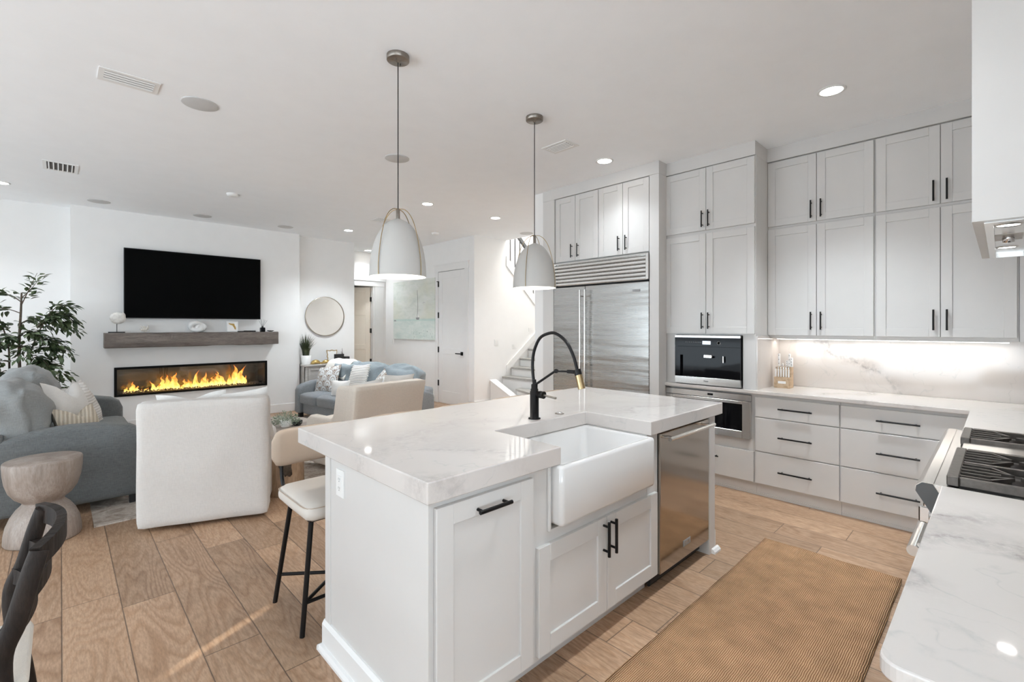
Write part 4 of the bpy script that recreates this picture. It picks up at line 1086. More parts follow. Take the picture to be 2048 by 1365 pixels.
# ================================================================== CEILING FITTINGS
CANS = [((1.93, .803), 'recessed ceiling downlight over the aisle between the island and the range'),
        ((3.797, .803), 'recessed ceiling downlight nearest the range hood'),
        ((3.82, 2.676), 'recessed ceiling downlight in front of the fridge cabinets'),
        ((3.481, 5.229), 'recessed ceiling downlight between the two pendant cords, beyond the island'),
        ((4.659, 5.205), 'recessed ceiling downlight next to the stairwell opening'),
        ((3.486, 7.593), 'recessed ceiling downlight in front of the round mirror wall'),
        ((4.702, 9.306), 'recessed ceiling downlight inside the hallway by the ajar door'),
        ((-.49, 7.764), 'recessed ceiling downlight above the ficus tree')]
can0 = None
for (x, y), lab in CANS:
    if can0 is None:
        can0 = thing('recessed_light', lab, 'ceiling light', (x, y, ZC), 'recessed ceiling downlights')
        MB().lathe([(.086, 0), (.086, -.004), (.070, -.007), (.066, -.004)], (x, y, ZC), 32, cap=False).obj('trim_ring', 'white_p', can0)
        MB().lathe([(.067, -.004), (0, -.005)], (x, y, ZC), 28).obj('lens', 'lens', can0)
        t = can0
    else: t = dup(can0, (x, y, ZC), lab)
    light('downlight', 'SPOT', (x, y, ZC-.012), (70 if x < 0 else 60 if y > 9 else 200 if y > 6 else 150 if x < 4 else 80) if y > 5 else (46 if y > 2 else (170 if x > 3 else 110)), (.88, .945, 1.0), (0, 0, 0), .13, spot=1.75 if (x > 3 and y < 2) else 2.15, blend=1.0)
spk0 = None
for (x, y), r, lab in [((.728, 4.02), .115, 'round ceiling speaker beside the long ceiling vent'), ((2.327, 4.015), .115, 'round ceiling speaker behind the cord of the nearer pendant'),
                       ((.356, 8.06), .115, 'round ceiling speaker over the left end of the fireplace wall'), ((1.492, 8.072), .115, 'round ceiling speaker above the television, middle of the row of three'),
                       ((2.627, 8.033), .115, 'round ceiling speaker over the mirror end of the fireplace wall'), ((5.824, 5.70), .10, 'round ceiling grille at the edge of the stairwell opening')]:
    if spk0 is None:
        spk0 = thing('ceiling_speaker', lab, 'speaker', (x, y, ZC), 'round ceiling speakers')
        MB().lathe([(r, 0), (r, -.004), (r-.006, -.006), (0, -.006)], (x, y, ZC), 40).obj('grille', 'speaker', spk0)
    else: dup(spk0, (x, y, ZC), lab)
for (x, y), lab in [((1.508, 6.478), 'small white smoke detector on the living room ceiling'), ((4.661, 6.757), 'small white smoke detector near the painting wall')]:
    t = thing('smoke_detector', lab, 'smoke detector', (x, y, ZC))
    MB().lathe([(.065, 0), (.065, -.012), (.055, -.030), (.03, -.036), (0, -.036)], (x, y, ZC), 28).obj('housing', 'white_p', t)
def vent(lab, x, y, lx, ly, along, n, sw=.24):
    t = thing('ceiling_vent', lab, 'vent', (x, y, ZC), 'ceiling air vents')
    f = MB(); b = .028
    f.box(x-lx/2, x+lx/2, y-ly/2, y-ly/2+b, ZC-.006, ZC-.0005); f.box(x-lx/2, x+lx/2, y+ly/2-b, y+ly/2, ZC-.006, ZC-.0005)
    f.box(x-lx/2, x-lx/2+b, y-ly/2+b, y+ly/2-b, ZC-.006, ZC-.0005); f.box(x+lx/2-b, x+lx/2, y-ly/2+b, y+ly/2-b, ZC-.006, ZC-.0005)
    f.obj('frame', 'white_p', t)
    MB().box(x-lx/2+b, x+lx/2-b, y-ly/2+b, y+ly/2-b, ZC-.0015, ZC-.0005).obj('opening', 'ventdark', t)
    s = MB()
    for i in range(n):
        if along == 'x':
            c = y-ly/2+b+(ly-2*b)*(i+.5)/n; hw = (ly-2*b)/n*sw
            s.prism([(c-hw, ZC-.004), (c+hw*.2, ZC-.011), (c+hw, ZC-.009), (c-hw*.4, ZC-.002)], 0, x-lx/2+b, x+lx/2-b)
        else:
            c = x-lx/2+b+(lx-2*b)*(i+.5)/n; hw = (lx-2*b)/n*sw
            s.prism([(c-hw, ZC-.004), (c+hw*.2, ZC-.011), (c+hw, ZC-.009), (c-hw*.4, ZC-.002)], 1, y-ly/2+b, y+ly/2-b)
    s.obj('louvre', 'white_p', t)
vent('long white ceiling vent beside the nearest ceiling speaker', .325, 3.96, .31, .20, 'x', 4)
vent('small white ceiling vent with dark slots above the living room', .0, 6.58, .26, .36, 'y', 6, .16)
vent('white louvred ceiling vent near the farther pendant', 3.23, 2.74, .19, .28, 'y', 5)
vent('white ceiling vent above the seating, behind the nearer pendant', 3.486, 6.514, .2, .28, 'y', 5)

# pendants
def pendant(x, y, lab):
    t = thing('pendant_lamp', lab, 'pendant lamp', (x, y, ZC), 'dome pendant lamps over the island')
    cp = MB().lathe([(.066, 0), (.066, -.028), (.062, -.031), (.012, -.031), (.010, -.040), (0, -.040)], (x, y, ZC), 32)
    for a in (.6, .6+PI): cp.cyl((x+.03*math.cos(a), y+.03*math.sin(a), ZC-.031), (x+.03*math.cos(a), y+.03*math.sin(a), ZC-.043), .004, 8)
    cp.obj('canopy', 'bronze', t)
    MB().cyl((x, y, ZC-.04), (x, y, 2.165), .0032, 8).obj('cord', 'blackp', t)
    zb, H, R0 = 1.763, .345, .166
    prof = []
    for i in range(17):
        u = i/16; z = zb+H*u
        r = R0*(1-0.06*u)*max(0.0, 1-(u)**2.55)**0.52
        prof.append((max(r, .012), z))
    prof[-1] = (.012, zb+H)
    MB().lathe(prof, (x, y, 0), 40, cap=False).obj('shade', 'shade', t)
    MB().lathe([(max(r-.003, .008), z-.001) for r, z in prof], (x, y, 0), 40, cap=False).obj('shade_lining', 'shade_in', t)
    MB().lathe([(R0, zb), (R0-.003, zb)], (x, y, 0), 40, cap=False).obj('shade_rim', 'shade', t)
    MB().lathe([(.011, 2.10), (.011, 2.165), (.006, 2.172)], (x, y, 0), 14).obj('stem', 'bronze', t)
    for k in range(4):
        a = math.radians(20)+k*PI/2
        pts = [(0.004, 2.166), (.045, 2.160), (.085, 2.128), (.118, 2.07), (.145, 1.98), (.160, 1.90), (.1685, 1.83), (.1685, zb)]
        pts = crom(pts, 4)
        MB().tube([(x+r*math.cos(a), y+r*math.sin(a), z) for r, z in pts], .0024, 6).obj('wire_arm', 'brass', t)
    MB().lathe([(.018, 2.08), (.018, 2.02), (.016, 2.015)], (x, y, 0), 14).obj('socket', 'white_p', t)
    MB().ell((x, y, 1.965), (.042, .042, .052), 18, 12).obj('bulb', 'bulb', t)
    light('pendant_glow', 'POINT', (x, y, 1.88), 2.2, (1, .96, .92), size=.05, parent=t)
    light('pendant_down', 'SPOT', (x, y, 1.80), 1.2, (1, .96, .92), (0, 0, 0), .06, spot=2.2, blend=.8, parent=t)
pendant(1.45, 2.49, 'dome pendant lamp over the island, the larger nearer one')
pendant(2.632, 2.49, 'dome pendant lamp over the island, the one before the stairs and fridge')

# ================================================================== FIREPLACE WALL
tv = thing('television', 'large black flat television on the wall above the mantel', 'television', (1.505, 8.5, 2.07))
MB().box(.633, 2.377, 8.455, 8.485, 1.580, 2.566, .003).obj('frame', 'blackp', tv)
MB().box(.642, 2.368, 8.4535, 8.456, 1.592, 2.557).obj('screen', 'tvscreen', tv)
MB().box(1.2, 1.8, 8.485, 8.52, 1.9, 2.25).obj('wall_bracket', 'black', tv)
# mantel beam, rough hewn
mb = MB(); nx = 60; X0, X1, Y0, Y1, Z0, Z1 = .422, 2.598, 8.28, 8.519, 1.172, 1.376
prof = [(Y1, Z0), (Y0+.01, Z0), (Y0, Z0+.012), (Y0, (Z0+Z1)/2), (Y0, Z1-.012), (Y0+.012, Z1), (Y1, Z1)]
VV = []; FF = []
for i in range(nx+1):
    x = X0+(X1-X0)*i/nx
    for k, (y, z) in enumerate(prof):
        d = noise.noise(Vector((x*6, k*1.7, 3)))
        e = max(0, noise.noise(Vector((x*3.2, 9+k*.5, 0)))-.25)*.06
        yy = y+(d*.004+(e if k in (1, 2, 4, 5) else e*.2) if k not in (0, 6) else 0)
        zz = z+(d*.003 if k != 3 else 0)+((-e*.7) if k in (5, 4) else (e*.7 if k in (1, 2) else 0))
        VV.append((x, yy, zz))
npf = len(prof)
for i in range(nx):
    for k in range(npf): FF.append((i*npf+k, (i+1)*npf+k, (i+1)*npf+(k+1) % npf, i*npf+(k+1) % npf))
mb.add(VV, FF); mb.add(VV[:npf], [tuple(range(npf))]); mb.add(VV[-npf:], [tuple(range(npf))])
tag(mb.obj('mantel_beam', 'mantel'), 'rough weathered grey-brown wooden mantel beam under the television', 'mantel')
# linear fireplace
fp = thing('fireplace', 'long black linear gas fireplace with burning flames', 'fireplace', (1.51, 8.52, .48))
fb = MB(); a0, a1, c0, c1 = .533, 2.490, .483, .893
fb.box(a0, a1, 8.500, 8.530, c0, c0+.020); fb.box(a0, a1, 8.500, 8.530, c1-.032, c1); fb.box(a0, a0+.030, 8.500, 8.530, c0+.02, c1-.032); fb.box(a1-.030, a1, 8.500, 8.530, c0+.02, c1-.032)
fb.obj('surround', 'firebox', fp)
q0, q1, r0, r1 = FX0+.004, FX1-.004, FZ0+.004, FZ1-.004
MB().box(q0, q1, 8.526, 8.98, r0, r0+.012).box(q0, q1, 8.526, 8.98, r1-.01, r1).obj('firebox_shell', 'firebox', fp)
MB().box(q0, q1, 8.93, 8.98, r0+.012, r1-.01).obj('back_panel', 'fireback', fp)
MB().box(q0, q0+.01, 8.53, 8.93, r0+.012, r1-.01).box(q1-.01, q1, 8.53, 8.93, r0+.012, r1-.01).obj('side_panel', 'fireback', fp)
em = MB(); rnd = random.Random(4)
for i in range(900):
    x = rnd.uniform(q0+.05, q1-.05); y = 8.72+rnd.gauss(0, .07); y = min(max(y, 8.56), 8.9)
    r = rnd.uniform(.006, .014); z = r0+.014+rnd.uniform(0, .022)*math.exp(-((y-8.72)/.08)**2)
    c = Vector((x, y, z)); ax = [Vector((rnd.gauss(0, 1), rnd.gauss(0, 1), rnd.gauss(0, 1))).normalized()*r for _ in range(6)]
    em.add([c+Vector((r, 0, 0)), c+Vector((-r, 0, 0)), c+Vector((0, r, 0)), c+Vector((0, -r, 0)), c+Vector((0, 0, r)), c+Vector((0, 0, -r))], [(0, 2, 4), (2, 1, 4), (1, 3, 4), (3, 0, 4), (2, 0, 5), (1, 2, 5), (3, 1, 5), (0, 3, 5)])
e_ = em.obj('glass_ember_bed', 'crystal', fp); e_['kind'] = 'stuff'
rnd = random.Random(11)
prof_h = [(.02, .09), (.06, .17), (.085, .10), (.12, .04), (.16, .05), (.20, .17), (.235, .12), (.26, .23), (.30, .26), (.335, .28), (.365, .22), (.40, .06), (.43, .16), (.455, .15), (.475, .12), (.50, .30), (.525, .18), (.555, .17), (.575, .26), (.60, .15), (.635, .17), (.66, .17), (.69, .27), (.715, .24), (.75, .09), (.775, .20), (.80, .13), (.83, .36), (.855, .33), (.885, .24), (.91, .16)]
for u, h in prof_h:
    x = q0+.10+(q1-q0-.20)*u; h *= .92; wdt = rnd.uniform(.030, .055)*(0.7+h*1.6); f = MB(); y = 8.70+rnd.uniform(-.02, .03)
    sd = rnd.uniform(0, 50); ln = rnd.uniform(-.35, .35)*h
    nz_, ns = 14, 12; VV = []; FF = []
    for i in range(nz_+1):
        t = i/nz_; rr = wdt*(1-t)**.75*(.45+1.4*t*(1-t)+.55*(1-t)); z = r0+.012+h*t
        ox = ln*t*t+noise.noise(Vector((sd, t*3.0, 0)))*wdt*1.5*t; oy = noise.noise(Vector((sd+9, t*3, 0)))*wdt*.6*t
        for k in range(ns):
            aa = 2*PI*k/ns; q = 1+.35*noise.noise(Vector((math.cos(aa)*1.2+sd, math.sin(aa)*1.2, t*4)))
            VV.append((x+ox+rr*q*math.cos(aa), y+oy+rr*.55*q*math.sin(aa), z))
    for i in range(nz_):
        for k in range(ns): FF.append((i*ns+k, i*ns+(k+1) % ns, (i+1)*ns+(k+1) % ns, (i+1)*ns+k))
    f.add(VV, FF, True); f.obj('flame', 'flame', fp)
MB().box(a0+.03, a1-.03, 8.512, 8.516, c0+.02, c1-.032).obj('glass_front', 'glass', fp)
light('fire_glow', 'AREA', (1.5, 8.66, .66), 3, (1, .55, .2), (PI/2, 0, PI), 1.6, .14)

# things on the mantel
sh = thing('shell_sculpture', 'white fan-shaped fossil shell on a black stand at the left end of the mantel', 'sculpture', (.555, 8.39, 1.376))
MB().box(.465, .640, 8.35, 8.43, 1.3765, 1.392, .002).obj('base', 'blackp', sh)
MB().cyl((.555, 8.39, 1.39), (.555, 8.39, 1.50), .004, 8).obj('rod', 'blackp', sh)
bd = MB(); n = 64; VV = []; FF = []
for sd in (-1, 1):
    b0 = len(VV); VV.append((.555, 8.39+sd*.018, 1.575))
    for rg_ in (1, 2, 3):
        for i in range(n):
            a = 2*PI*i/n; ripple = 1+.10*math.cos(a*26) if math.cos(a) < .2 else 1
            r = .083*(1+.10*math.cos(a-.5))*(ripple if rg_ == 3 else 1)*rg_/3
            hgt = .018*(1-(rg_/3)**3)+.003+.004*math.cos(a*3+rg_*2.2)*(rg_ < 3)
            VV.append((.558+r*math.cos(a)*1.02, 8.39+sd*hgt, 1.575+r*math.sin(a)*.96+(.022 if (rg_ == 3 and .2 < a < .9) else 0)))
    for i in range(n):
        j = (i+1) % n; FF.append((b0, b0+1+i, b0+1+j))
        for k in range(2): FF.append((b0+1+k*n+i, b0+1+(k+1)*n+i, b0+1+(k+1)*n+j, b0+1+k*n+j))
for i in range(n):
    j = (i+1) % n; o1 = 1+2*n; o2 = (1+3*n)+1+2*n; FF.append((o1+i, o1+j, o2+j, o2+i))
bd.add(VV, FF, True); bd.obj('shell', 'shell', sh)
co = MB(); rnd = random.Random(3)
for i in range(26):
    a = rnd.uniform(0, 2*PI); e = rnd.uniform(.15, 1.35); l = rnd.uniform(.05, .10)
    d = Vector((math.cos(a)*math.cos(e), math.sin(a)*math.cos(e)*.6, math.sin(e)))
    p = Vector((.862, 8.39, 1.386)); q = p+d*l; co.tube([p, p+d*l*.5+Vector((0, 0, .006)), q], [.008, .007, .004], 6)
    co.ell(q, (.009, .009, .008), 8, 6)
tag(co.obj('coral_ornament', 'coral'), 'small branching white coral piece on the mantel under the television', 'ornament')
kn = MB()
for cx_, cz_, R1, r1_, tl in ((1.468, 1.452, .052, .036, .25), (1.528, 1.438, .040, .030, -.5)):
    P_ = []
    for i in range(48):
        t = 2*PI*i/48; p = Vector((1.3*R1*math.cos(t), .018*math.sin(2*t), R1*math.sin(t))); p = RY(tl) @ p; P_.append((cx_+p.x, 8.39+p.y+(.012 if tl < 0 else 0), cz_+p.z))
    kn.tube(P_, r1_, 14, closed=True)
zmin = min(v[2] for v in kn.v); kn.v = [(x, y, z-zmin+1.3755) for x, y, z in kn.v]
tag(kn.obj('knot_sculpture', 'plaster'), 'white knotted link sculpture in the middle of the mantel', 'sculpture')
pf = thing('framed_print', 'small white framed gold print leaning at the right part of the mantel', 'framed print', (1.95, 8.40, 1.376))
rot = Matrix.Rotation(math.radians(-8), 4, 'X')
def place(mbx, org, rotm=rot):
    mbx.v = [tuple(rotm @ Vector(p)+Vector(org)) for p in mbx.v]; return mbx
w2, h2 = .078, .165
fm = MB().box(-w2, w2, -.012, .012, 0, .012).box(-w2, w2, -.012, .012, h2-.012, h2).box(-w2, -w2+.012, -.012, .012, .012, h2-.012).box(w2-.012, w2, -.012, .012, .012, h2-.012)
place(fm, (1.953, 8.39, 1.3785)).obj('frame', 'white_p', pf)
place(MB().box(-w2+.012, w2-.012, -.004, .008, .012, h2-.012), (1.953, 8.39, 1.3785)).obj('paper', 'paper', pf)
fl = [(-.052, .135), (-.045, .140), (-.012, .132), (.020, .132), (.030, .122), (.030, .108), (.040, .090), (.048, .066), (.047, .046), (.038, .034), (.030, .044), (.022, .066), (.010, .086), (-.002, .104), (-.022, .110), (-.038, .118)]
place(MB().prism(fl, 1, -.0052, -.0042), (1.953, 8.39, 1.3785)).obj('print_motif', 'gold', pf)
for i, (x, y, r_, lab) in enumerate(((2.10, 8.36, .12, 'black remote control lying on the mantel beside the small white frame'), (2.20, 8.40, -.2, 'black remote control lying on the mantel nearer the reed diffuser'))):
    rm = MB().box(-.085, .085, -.018, .018, 0, .016+.006*i, .005); rm.v = [tuple(RZ(r_) @ Vector(p)+Vector((x, y, 1.3765))) for p in rm.v]
    t = tag(rm.obj('remote_control', 'blackp'), lab, 'remote control')
rd = thing('reed_diffuser', 'black glass reed diffuser at the right end of the mantel', 'reed diffuser', (2.39, 8.40, 1.376))
MB().box(2.355, 2.425, 8.365, 8.435, 1.3765, 1.448, .008).obj('bottle', 'glassblack', rd); MB().lathe([(.016, 0), (.016, .018), (.009, .02)], (2.39, 8.40, 1.448), 16).obj('neck', 'blackp', rd)
for i, (dx, dy) in enumerate(((-.055, .01), (-.035, -.01), (-.01, .015), (.02, -.01), (.045, .01), (.07, 0))): MB().cyl((2.39, 8.40, 1.45), (2.39+dx, 8.40+dy, 1.585-abs(dx)*.3), .0018, 6).obj('reed', 'ink', rd)
dsh = MB().lathe([(.02, 0), (.045, .012), (.055, .022), (.052, .022), (.03, .010), (0, .006)], (2.51, 8.40, 1.3775), 24); tag(dsh.obj('glass_dish', 'glass'), 'small clear glass dish at the right tip of the mantel', 'dish')

# round mirror
mr = thing('round_mirror', 'round wall mirror with a thin champagne metal frame above the console', 'mirror', (3.535, 8.69, 1.652))
MB().lathe([(.352, -.028), (.362, -.028), (.362, -.001), (.352, -.001)], (3.535, 8.69, 1.652), 64, axis=1, cap=False).obj('frame', 'mirrorframe', mr)
MB().lathe([(.353, -.018), (0, -.018)], (3.535, 8.69, 1.652), 64, axis=1, smooth=False).obj('glass', 'mirror', mr)
# painting
pt = thing('seascape_painting', 'pale green abstract seascape painting with a small sailboat beside the white door', 'painting', (5.27, 8.4, 1.8))
MB().box(5.234, 5.268, 7.615, 9.185, 1.195, 2.415, .002).obj('canvas', 'painting', pt)
bt = MB(); bx = 5.2325
bt.prism([(8.255, 1.60), (8.17, 1.60), (8.15, 1.645), (8.29, 1.645)], 0, bx, 5.234); bt.obj('painted_boat', 'greyink', pt)
MB().sweep([(bx+.0005, 8.23, 1.645), (bx+.0005, 8.205, 1.85), (bx+.0005, 8.21, 2.02), (bx+.0005, 8.23, 2.20)], .012, .002).obj('painted_mast', 'greyink', pt)
MB().prism([(8.235, 1.65), (8.225, 1.72), (8.16, 1.66)], 0, bx, 5.234).obj('painted_sail', 'paper', pt)
MB().prism([(9.16, 1.575), (9.05, 1.575), (9.09, 1.60), (9.13, 1.605)], 0, bx, 5.234).obj('painted_rock', 'greyink', pt)
MB().prism([(8.06, 1.93), (7.93, 1.935), (7.99, 1.955)], 0, bx, 5.234).obj('painted_bird', 'speaker', pt)

# ================================================================== CONSOLE AND ITS THINGS
cn = thing('console_cabinet', 'whitewashed wooden console cabinet under the round mirror', 'console', (3.47, 8.5, 0))
MB().box(3.035, 3.91, 8.32, 8.672, .765, .795, .004).obj('top', 'console', cn)
cbody = MB().box(3.05, 3.895, 8.345, 8.665, .10, .765)
for x in (3.05, 3.855): cbody.box(x, x+.04, 8.335, 8.375, 0, .765); cbody.box(x, x+.04, 8.63, 8.665, 0, .10)
cbody.obj('body', 'console', cn)
for a_, b_ in ((3.10, 3.46), (3.48, 3.845)):
    d = shaker(MB(), 'Y', 8.334, a_, b_, .13, .735, th=.011, st=.04).obj('door', 'console', cn)
    MB().cyl((b_-.03 if a_ < 3.3 else a_+.03, 8.315, .43), (b_-.03 if a_ < 3.3 else a_+.03, 8.333, .43), .008, 10).obj('knob', 'black', d)
gp = thing('potted_grass', 'tuft of dark ornamental grass in a white pot on the console', 'potted plant', (3.10, 8.48, .795))
MB().lathe([(.068, .0005), (.085, .16), (.080, .16), (.076, .145), (0, .145)], (3.115, 8.48, .795), 28).obj('pot', 'pot', gp)
gr = MB(); rnd = random.Random(5)
for i in range(240):
    a = rnd.uniform(0, 2*PI); r = .055*math.sqrt(rnd.random()); h = rnd.uniform(.26, .44); ln = rnd.uniform(.01, .15)*(.5+r/.055)
    b = Vector((3.115+r*math.cos(a), 8.48+r*math.sin(a), .94)); d = Vector((math.cos(a), math.sin(a)*.8, 0)); s_ = Vector((-math.sin(a), math.cos(a), 0))*.004
    pts = [b+d*ln*t*t+Vector((0, 0, h*t*(1-.18*t*ln/.15))) for t in (0, .35, .7, 1)]
    lim = [Vector((max(p.x, 3.03), p.y, p.z)) for p in pts]
    vs = []
    for p, ww in zip(lim, (1, .9, .6, .05)): vs += [p-s_*ww, p+s_*ww]
    gr.add(vs, [(0, 1, 3, 2), (2, 3, 5, 4), (4, 5, 7, 6)])
gg = gr.obj('grass_blades', 'grassleaf', gp); gg['kind'] = 'stuff'
def turtle(x, y, s, lab):
    t = MB(); n1, n2 = 20, 8; VV = []; FF = []
    for i in range(n2+1):
        th = PI/2*i/n2
        for k in range(n1):
            a = 2*PI*k/n1; VV.append((x+.075*s*math.cos(th)*math.cos(a), y+.05*s*math.cos(th)*math.sin(a), .812+.055*s*math.sin(th)))
    for i in range(n2):
        for k in range(n1): FF.append((i*n1+k, i*n1+(k+1) % n1, (i+1)*n1+(k+1) % n1, (i+1)*n1+k))
    o = thing('gold_turtle', lab, 'figurine', (x, y, .795), 'gold turtle figurines')
    t.add(VV, FF, True); t.obj('shell', 'gold', o)
    b = MB().ell((x, y, .808), (.07*s, .045*s, .009)); b.ell((x+.095*s, y, .812), (.028*s, .016*s, .012*s))
    for dx, dy in ((.06, .05), (.06, -.05), (-.06, .045), (-.06, -.045)): b.ell((x+dx*s*1.1, y+dy*s*1.1, .802), (.035*s, .016*s, .0055))
    b.ell((x-.085*s, y, .803), (.03*s, .012*s, .005)); b.obj('body', 'gold', o)
turtle(3.275, 8.46, 1.1, 'gold turtle figurine next to the white grass pot'); turtle(3.47, 8.47, .95, 'smaller gold turtle figurine in the middle of the console')
sf = thing('scalloped_frame', 'brass photo frame with wavy edges and a white mount on the console', 'picture frame', (3.62, 8.56, .795))
oc = []
for i in range(72):
    a = 2*PI*i/72; r = 1/max(abs(math.cos(a))/.095, abs(math.sin(a))/.115); r *= 1+.05*math.cos(a*8); oc.append((r*math.cos(a), .118+r*math.sin(a)))
rot2 = Matrix.Rotation(math.radians(-9), 4, 'X')
place(MB().prism(oc, 1, -.006, .006), (3.62, 8.55, .7975), rot2).obj('frame', 'brass', sf)
place(MB().prism([(x*.84, .118+(z-.118)*.84) for x, z in oc], 1, -.0085, -.006), (3.62, 8.55, .7975), rot2).obj('mount', 'paper', sf)
tag(MB().box(3.62, 3.80, 8.46, 8.49, .7955, .955, .004).obj('photo_frame', 'blackp'), 'black photo frame seen from behind on the console', 'picture frame')
tag(MB().box(3.815, 3.895, 8.43, 8.52, .7955, .905, .004).obj('small_box', 'blackp'), 'small black box at the right end of the console', 'box')
bw = MB()
for dx, dz in ((.0, .26), (-.02, .20), (.012, .18)): bw.tube([(3.80, 8.545, .797), (3.805+dx*.4, 8.545, .797+dz*.5), (3.80+dx, 8.545, .797+dz)], [.006, .005, .002], 6)
tag(bw.obj('twig_ornament', 'darkwood'), 'thin dark twig ornament behind the black box on the console', 'ornament')

# ================================================================== FICUS
fc = thing('ficus_tree', 'tall leafy green ficus tree in the corner beside the fireplace wall', 'tree', (-.36, 7.95, 0))
MB().lathe([(.15, 0), (.19, .32), (.18, .32), (.17, .29), (0, .29)], (-.36, 7.95, 0), 28).obj('pot', 'basket', fc)
MB().lathe([(.17, .28), (0, .30)], (-.36, 7.95, 0), 20).obj('soil', 'soil', fc)
rnd = random.Random(21); trunk = MB(); lf = MB()
tp = [(-.36, 7.95, .29), (-.345, 7.94, .8), (-.35, 7.95, 1.25), (-.335, 7.93, 1.65), (-.33, 7.94, 1.86)]
trunk.tube(crom(tp, 5), .018, 8, r1=.008); trunk.tube(crom([(-.33, 7.98, .29), (-.42, 7.98, .8), (-.44, 8.0, 1.25), (-.52, 7.97, 1.6)], 5), .014, 8, r1=.005)
trunk.tube(crom([(-.37, 7.9, .29), (-.30, 7.92, .9), (-.22, 7.93, 1.3), (-.10, 7.92, 1.62)], 5), .013, 8, r1=.004)
def leaf(p, d, L_, up):
    d = d.normalized(); s_ = d.cross(up)
    if s_.length < .01: s_ = Vector((1, 0, 0))
    s_.normalize(); nrm = s_.cross(d); wd_ = L_*.24
    prof = [(0, 0), (.28, .85), (.5, 1.0), (.75, .62), (1, 0)]
    vs = [p]
    for t, w_ in prof[1:-1]:
        c = p+d*L_*t-nrm*L_*.10*t*t
        vs += [c-s_*wd_*w_+nrm*wd_*.25*w_, c, c+s_*wd_*w_+nrm*wd_*.25*w_]
    vs.append(p+d*L_-nrm*L_*.12)
    lf.add(vs, [(0, 1, 2), (0, 2, 3), (1, 4, 5, 2), (2, 5, 6, 3), (4, 7, 8, 5), (5, 8, 9, 6), (7, 10, 8), (8, 10, 9)])
def branch(p0, p1, droop, nl):
    p0 = Vector(p0); p1 = Vector(p1); pts = []
    for i in range(9):
        t = i/8; q = p0.lerp(p1, t)+Vector((0, 0, droop*(4*t*(1-t)*.6-t*t))); pts.append(q)
    trunk.tube(pts, .006, 6, r1=.0018)
    for i in range(nl):
        t = rnd.uniform(.18, 1.0); k = min(int(t*8), 7); q = pts[k].lerp(pts[k+1], t*8-k); dr = (pts[k+1]-pts[k]).normalized()
        side = Vector((rnd.gauss(0, 1), rnd.gauss(0, 1), rnd.gauss(0, .35)-.25)); d = (dr*.7+side*.7)
        leaf(q+side.normalized()*rnd.uniform(.005, .085), d, rnd.uniform(.065, .10), Vector((rnd.gauss(0, .3), rnd.gauss(0, .3), 1)))
BR = [((-.33, 7.94, 1.80), (-.17, 7.93, 2.04), -.02, 14), ((-.33, 7.93, 1.72), (-.20, 7.90, 2.10), 0, 9), ((-.33, 7.94, 1.75), (-.58, 7.90, 1.90), .05, 18), ((-.34, 7.93, 1.62), (-.66, 7.92, 1.70), .05, 20),
      ((-.10, 7.92, 1.60), (.09, 7.90, 1.78), .10, 34), ((-.12, 7.92, 1.58), (.13, 7.93, 1.60), .12, 44), ((-.16, 7.92, 1.50), (.10, 7.88, 1.52), .12, 44), ((-.2, 7.9, 1.45), (-.02, 7.8, 1.66), .08, 34),
      ((-.25, 7.93, 1.25), (.10, 7.90, 1.25), .16, 44), ((-.25, 7.93, 1.15), (.02, 7.82, 1.20), .12, 40), ((-.28, 7.93, 1.0), (.05, 7.90, .98), .14, 44), ((-.3, 7.93, .9), (.02, 7.85, .80), .10, 40),
      ((-.34, 7.93, 1.35), (-.15, 7.75, 1.40), .1, 36), ((-.34, 7.94, 1.2), (-.30, 7.7, 1.22), .1, 34), ((-.42, 7.95, 1.2), (-.70, 7.85, 1.25), .12, 44), ((-.42, 7.95, 1.05), (-.72, 7.85, .95), .12, 44),
      ((-.42, 7.97, 1.4), (-.62, 7.9, 1.5), .1, 36), ((-.44, 7.97, .95), (-.55, 7.75, .85), .08, 36), ((-.35, 7.94, .85), (-.20, 7.75, .78), .08, 34), ((-.3, 7.93, 1.1), (-.08, 7.78, 1.05), .10, 36), ((-.40, 7.95, .8), (-.68, 7.9, .72), .08, 36),
      ((-.33, 7.94, 1.5), (-.08, 8.05, 1.55), .1, 26), ((-.34, 7.94, 1.3), (-.5, 7.78, 1.35), .1, 34), ((-.3, 7.93, .75), (.0, 7.9, .68), .08, 30)]
for b_ in BR: branch(*b_[:3], int(b_[3]*2.0))
trunk.obj('trunk_and_branches', 'bark', fc)
lo = lf.obj('foliage', 'leaf', fc); lo['kind'] = 'stuff'

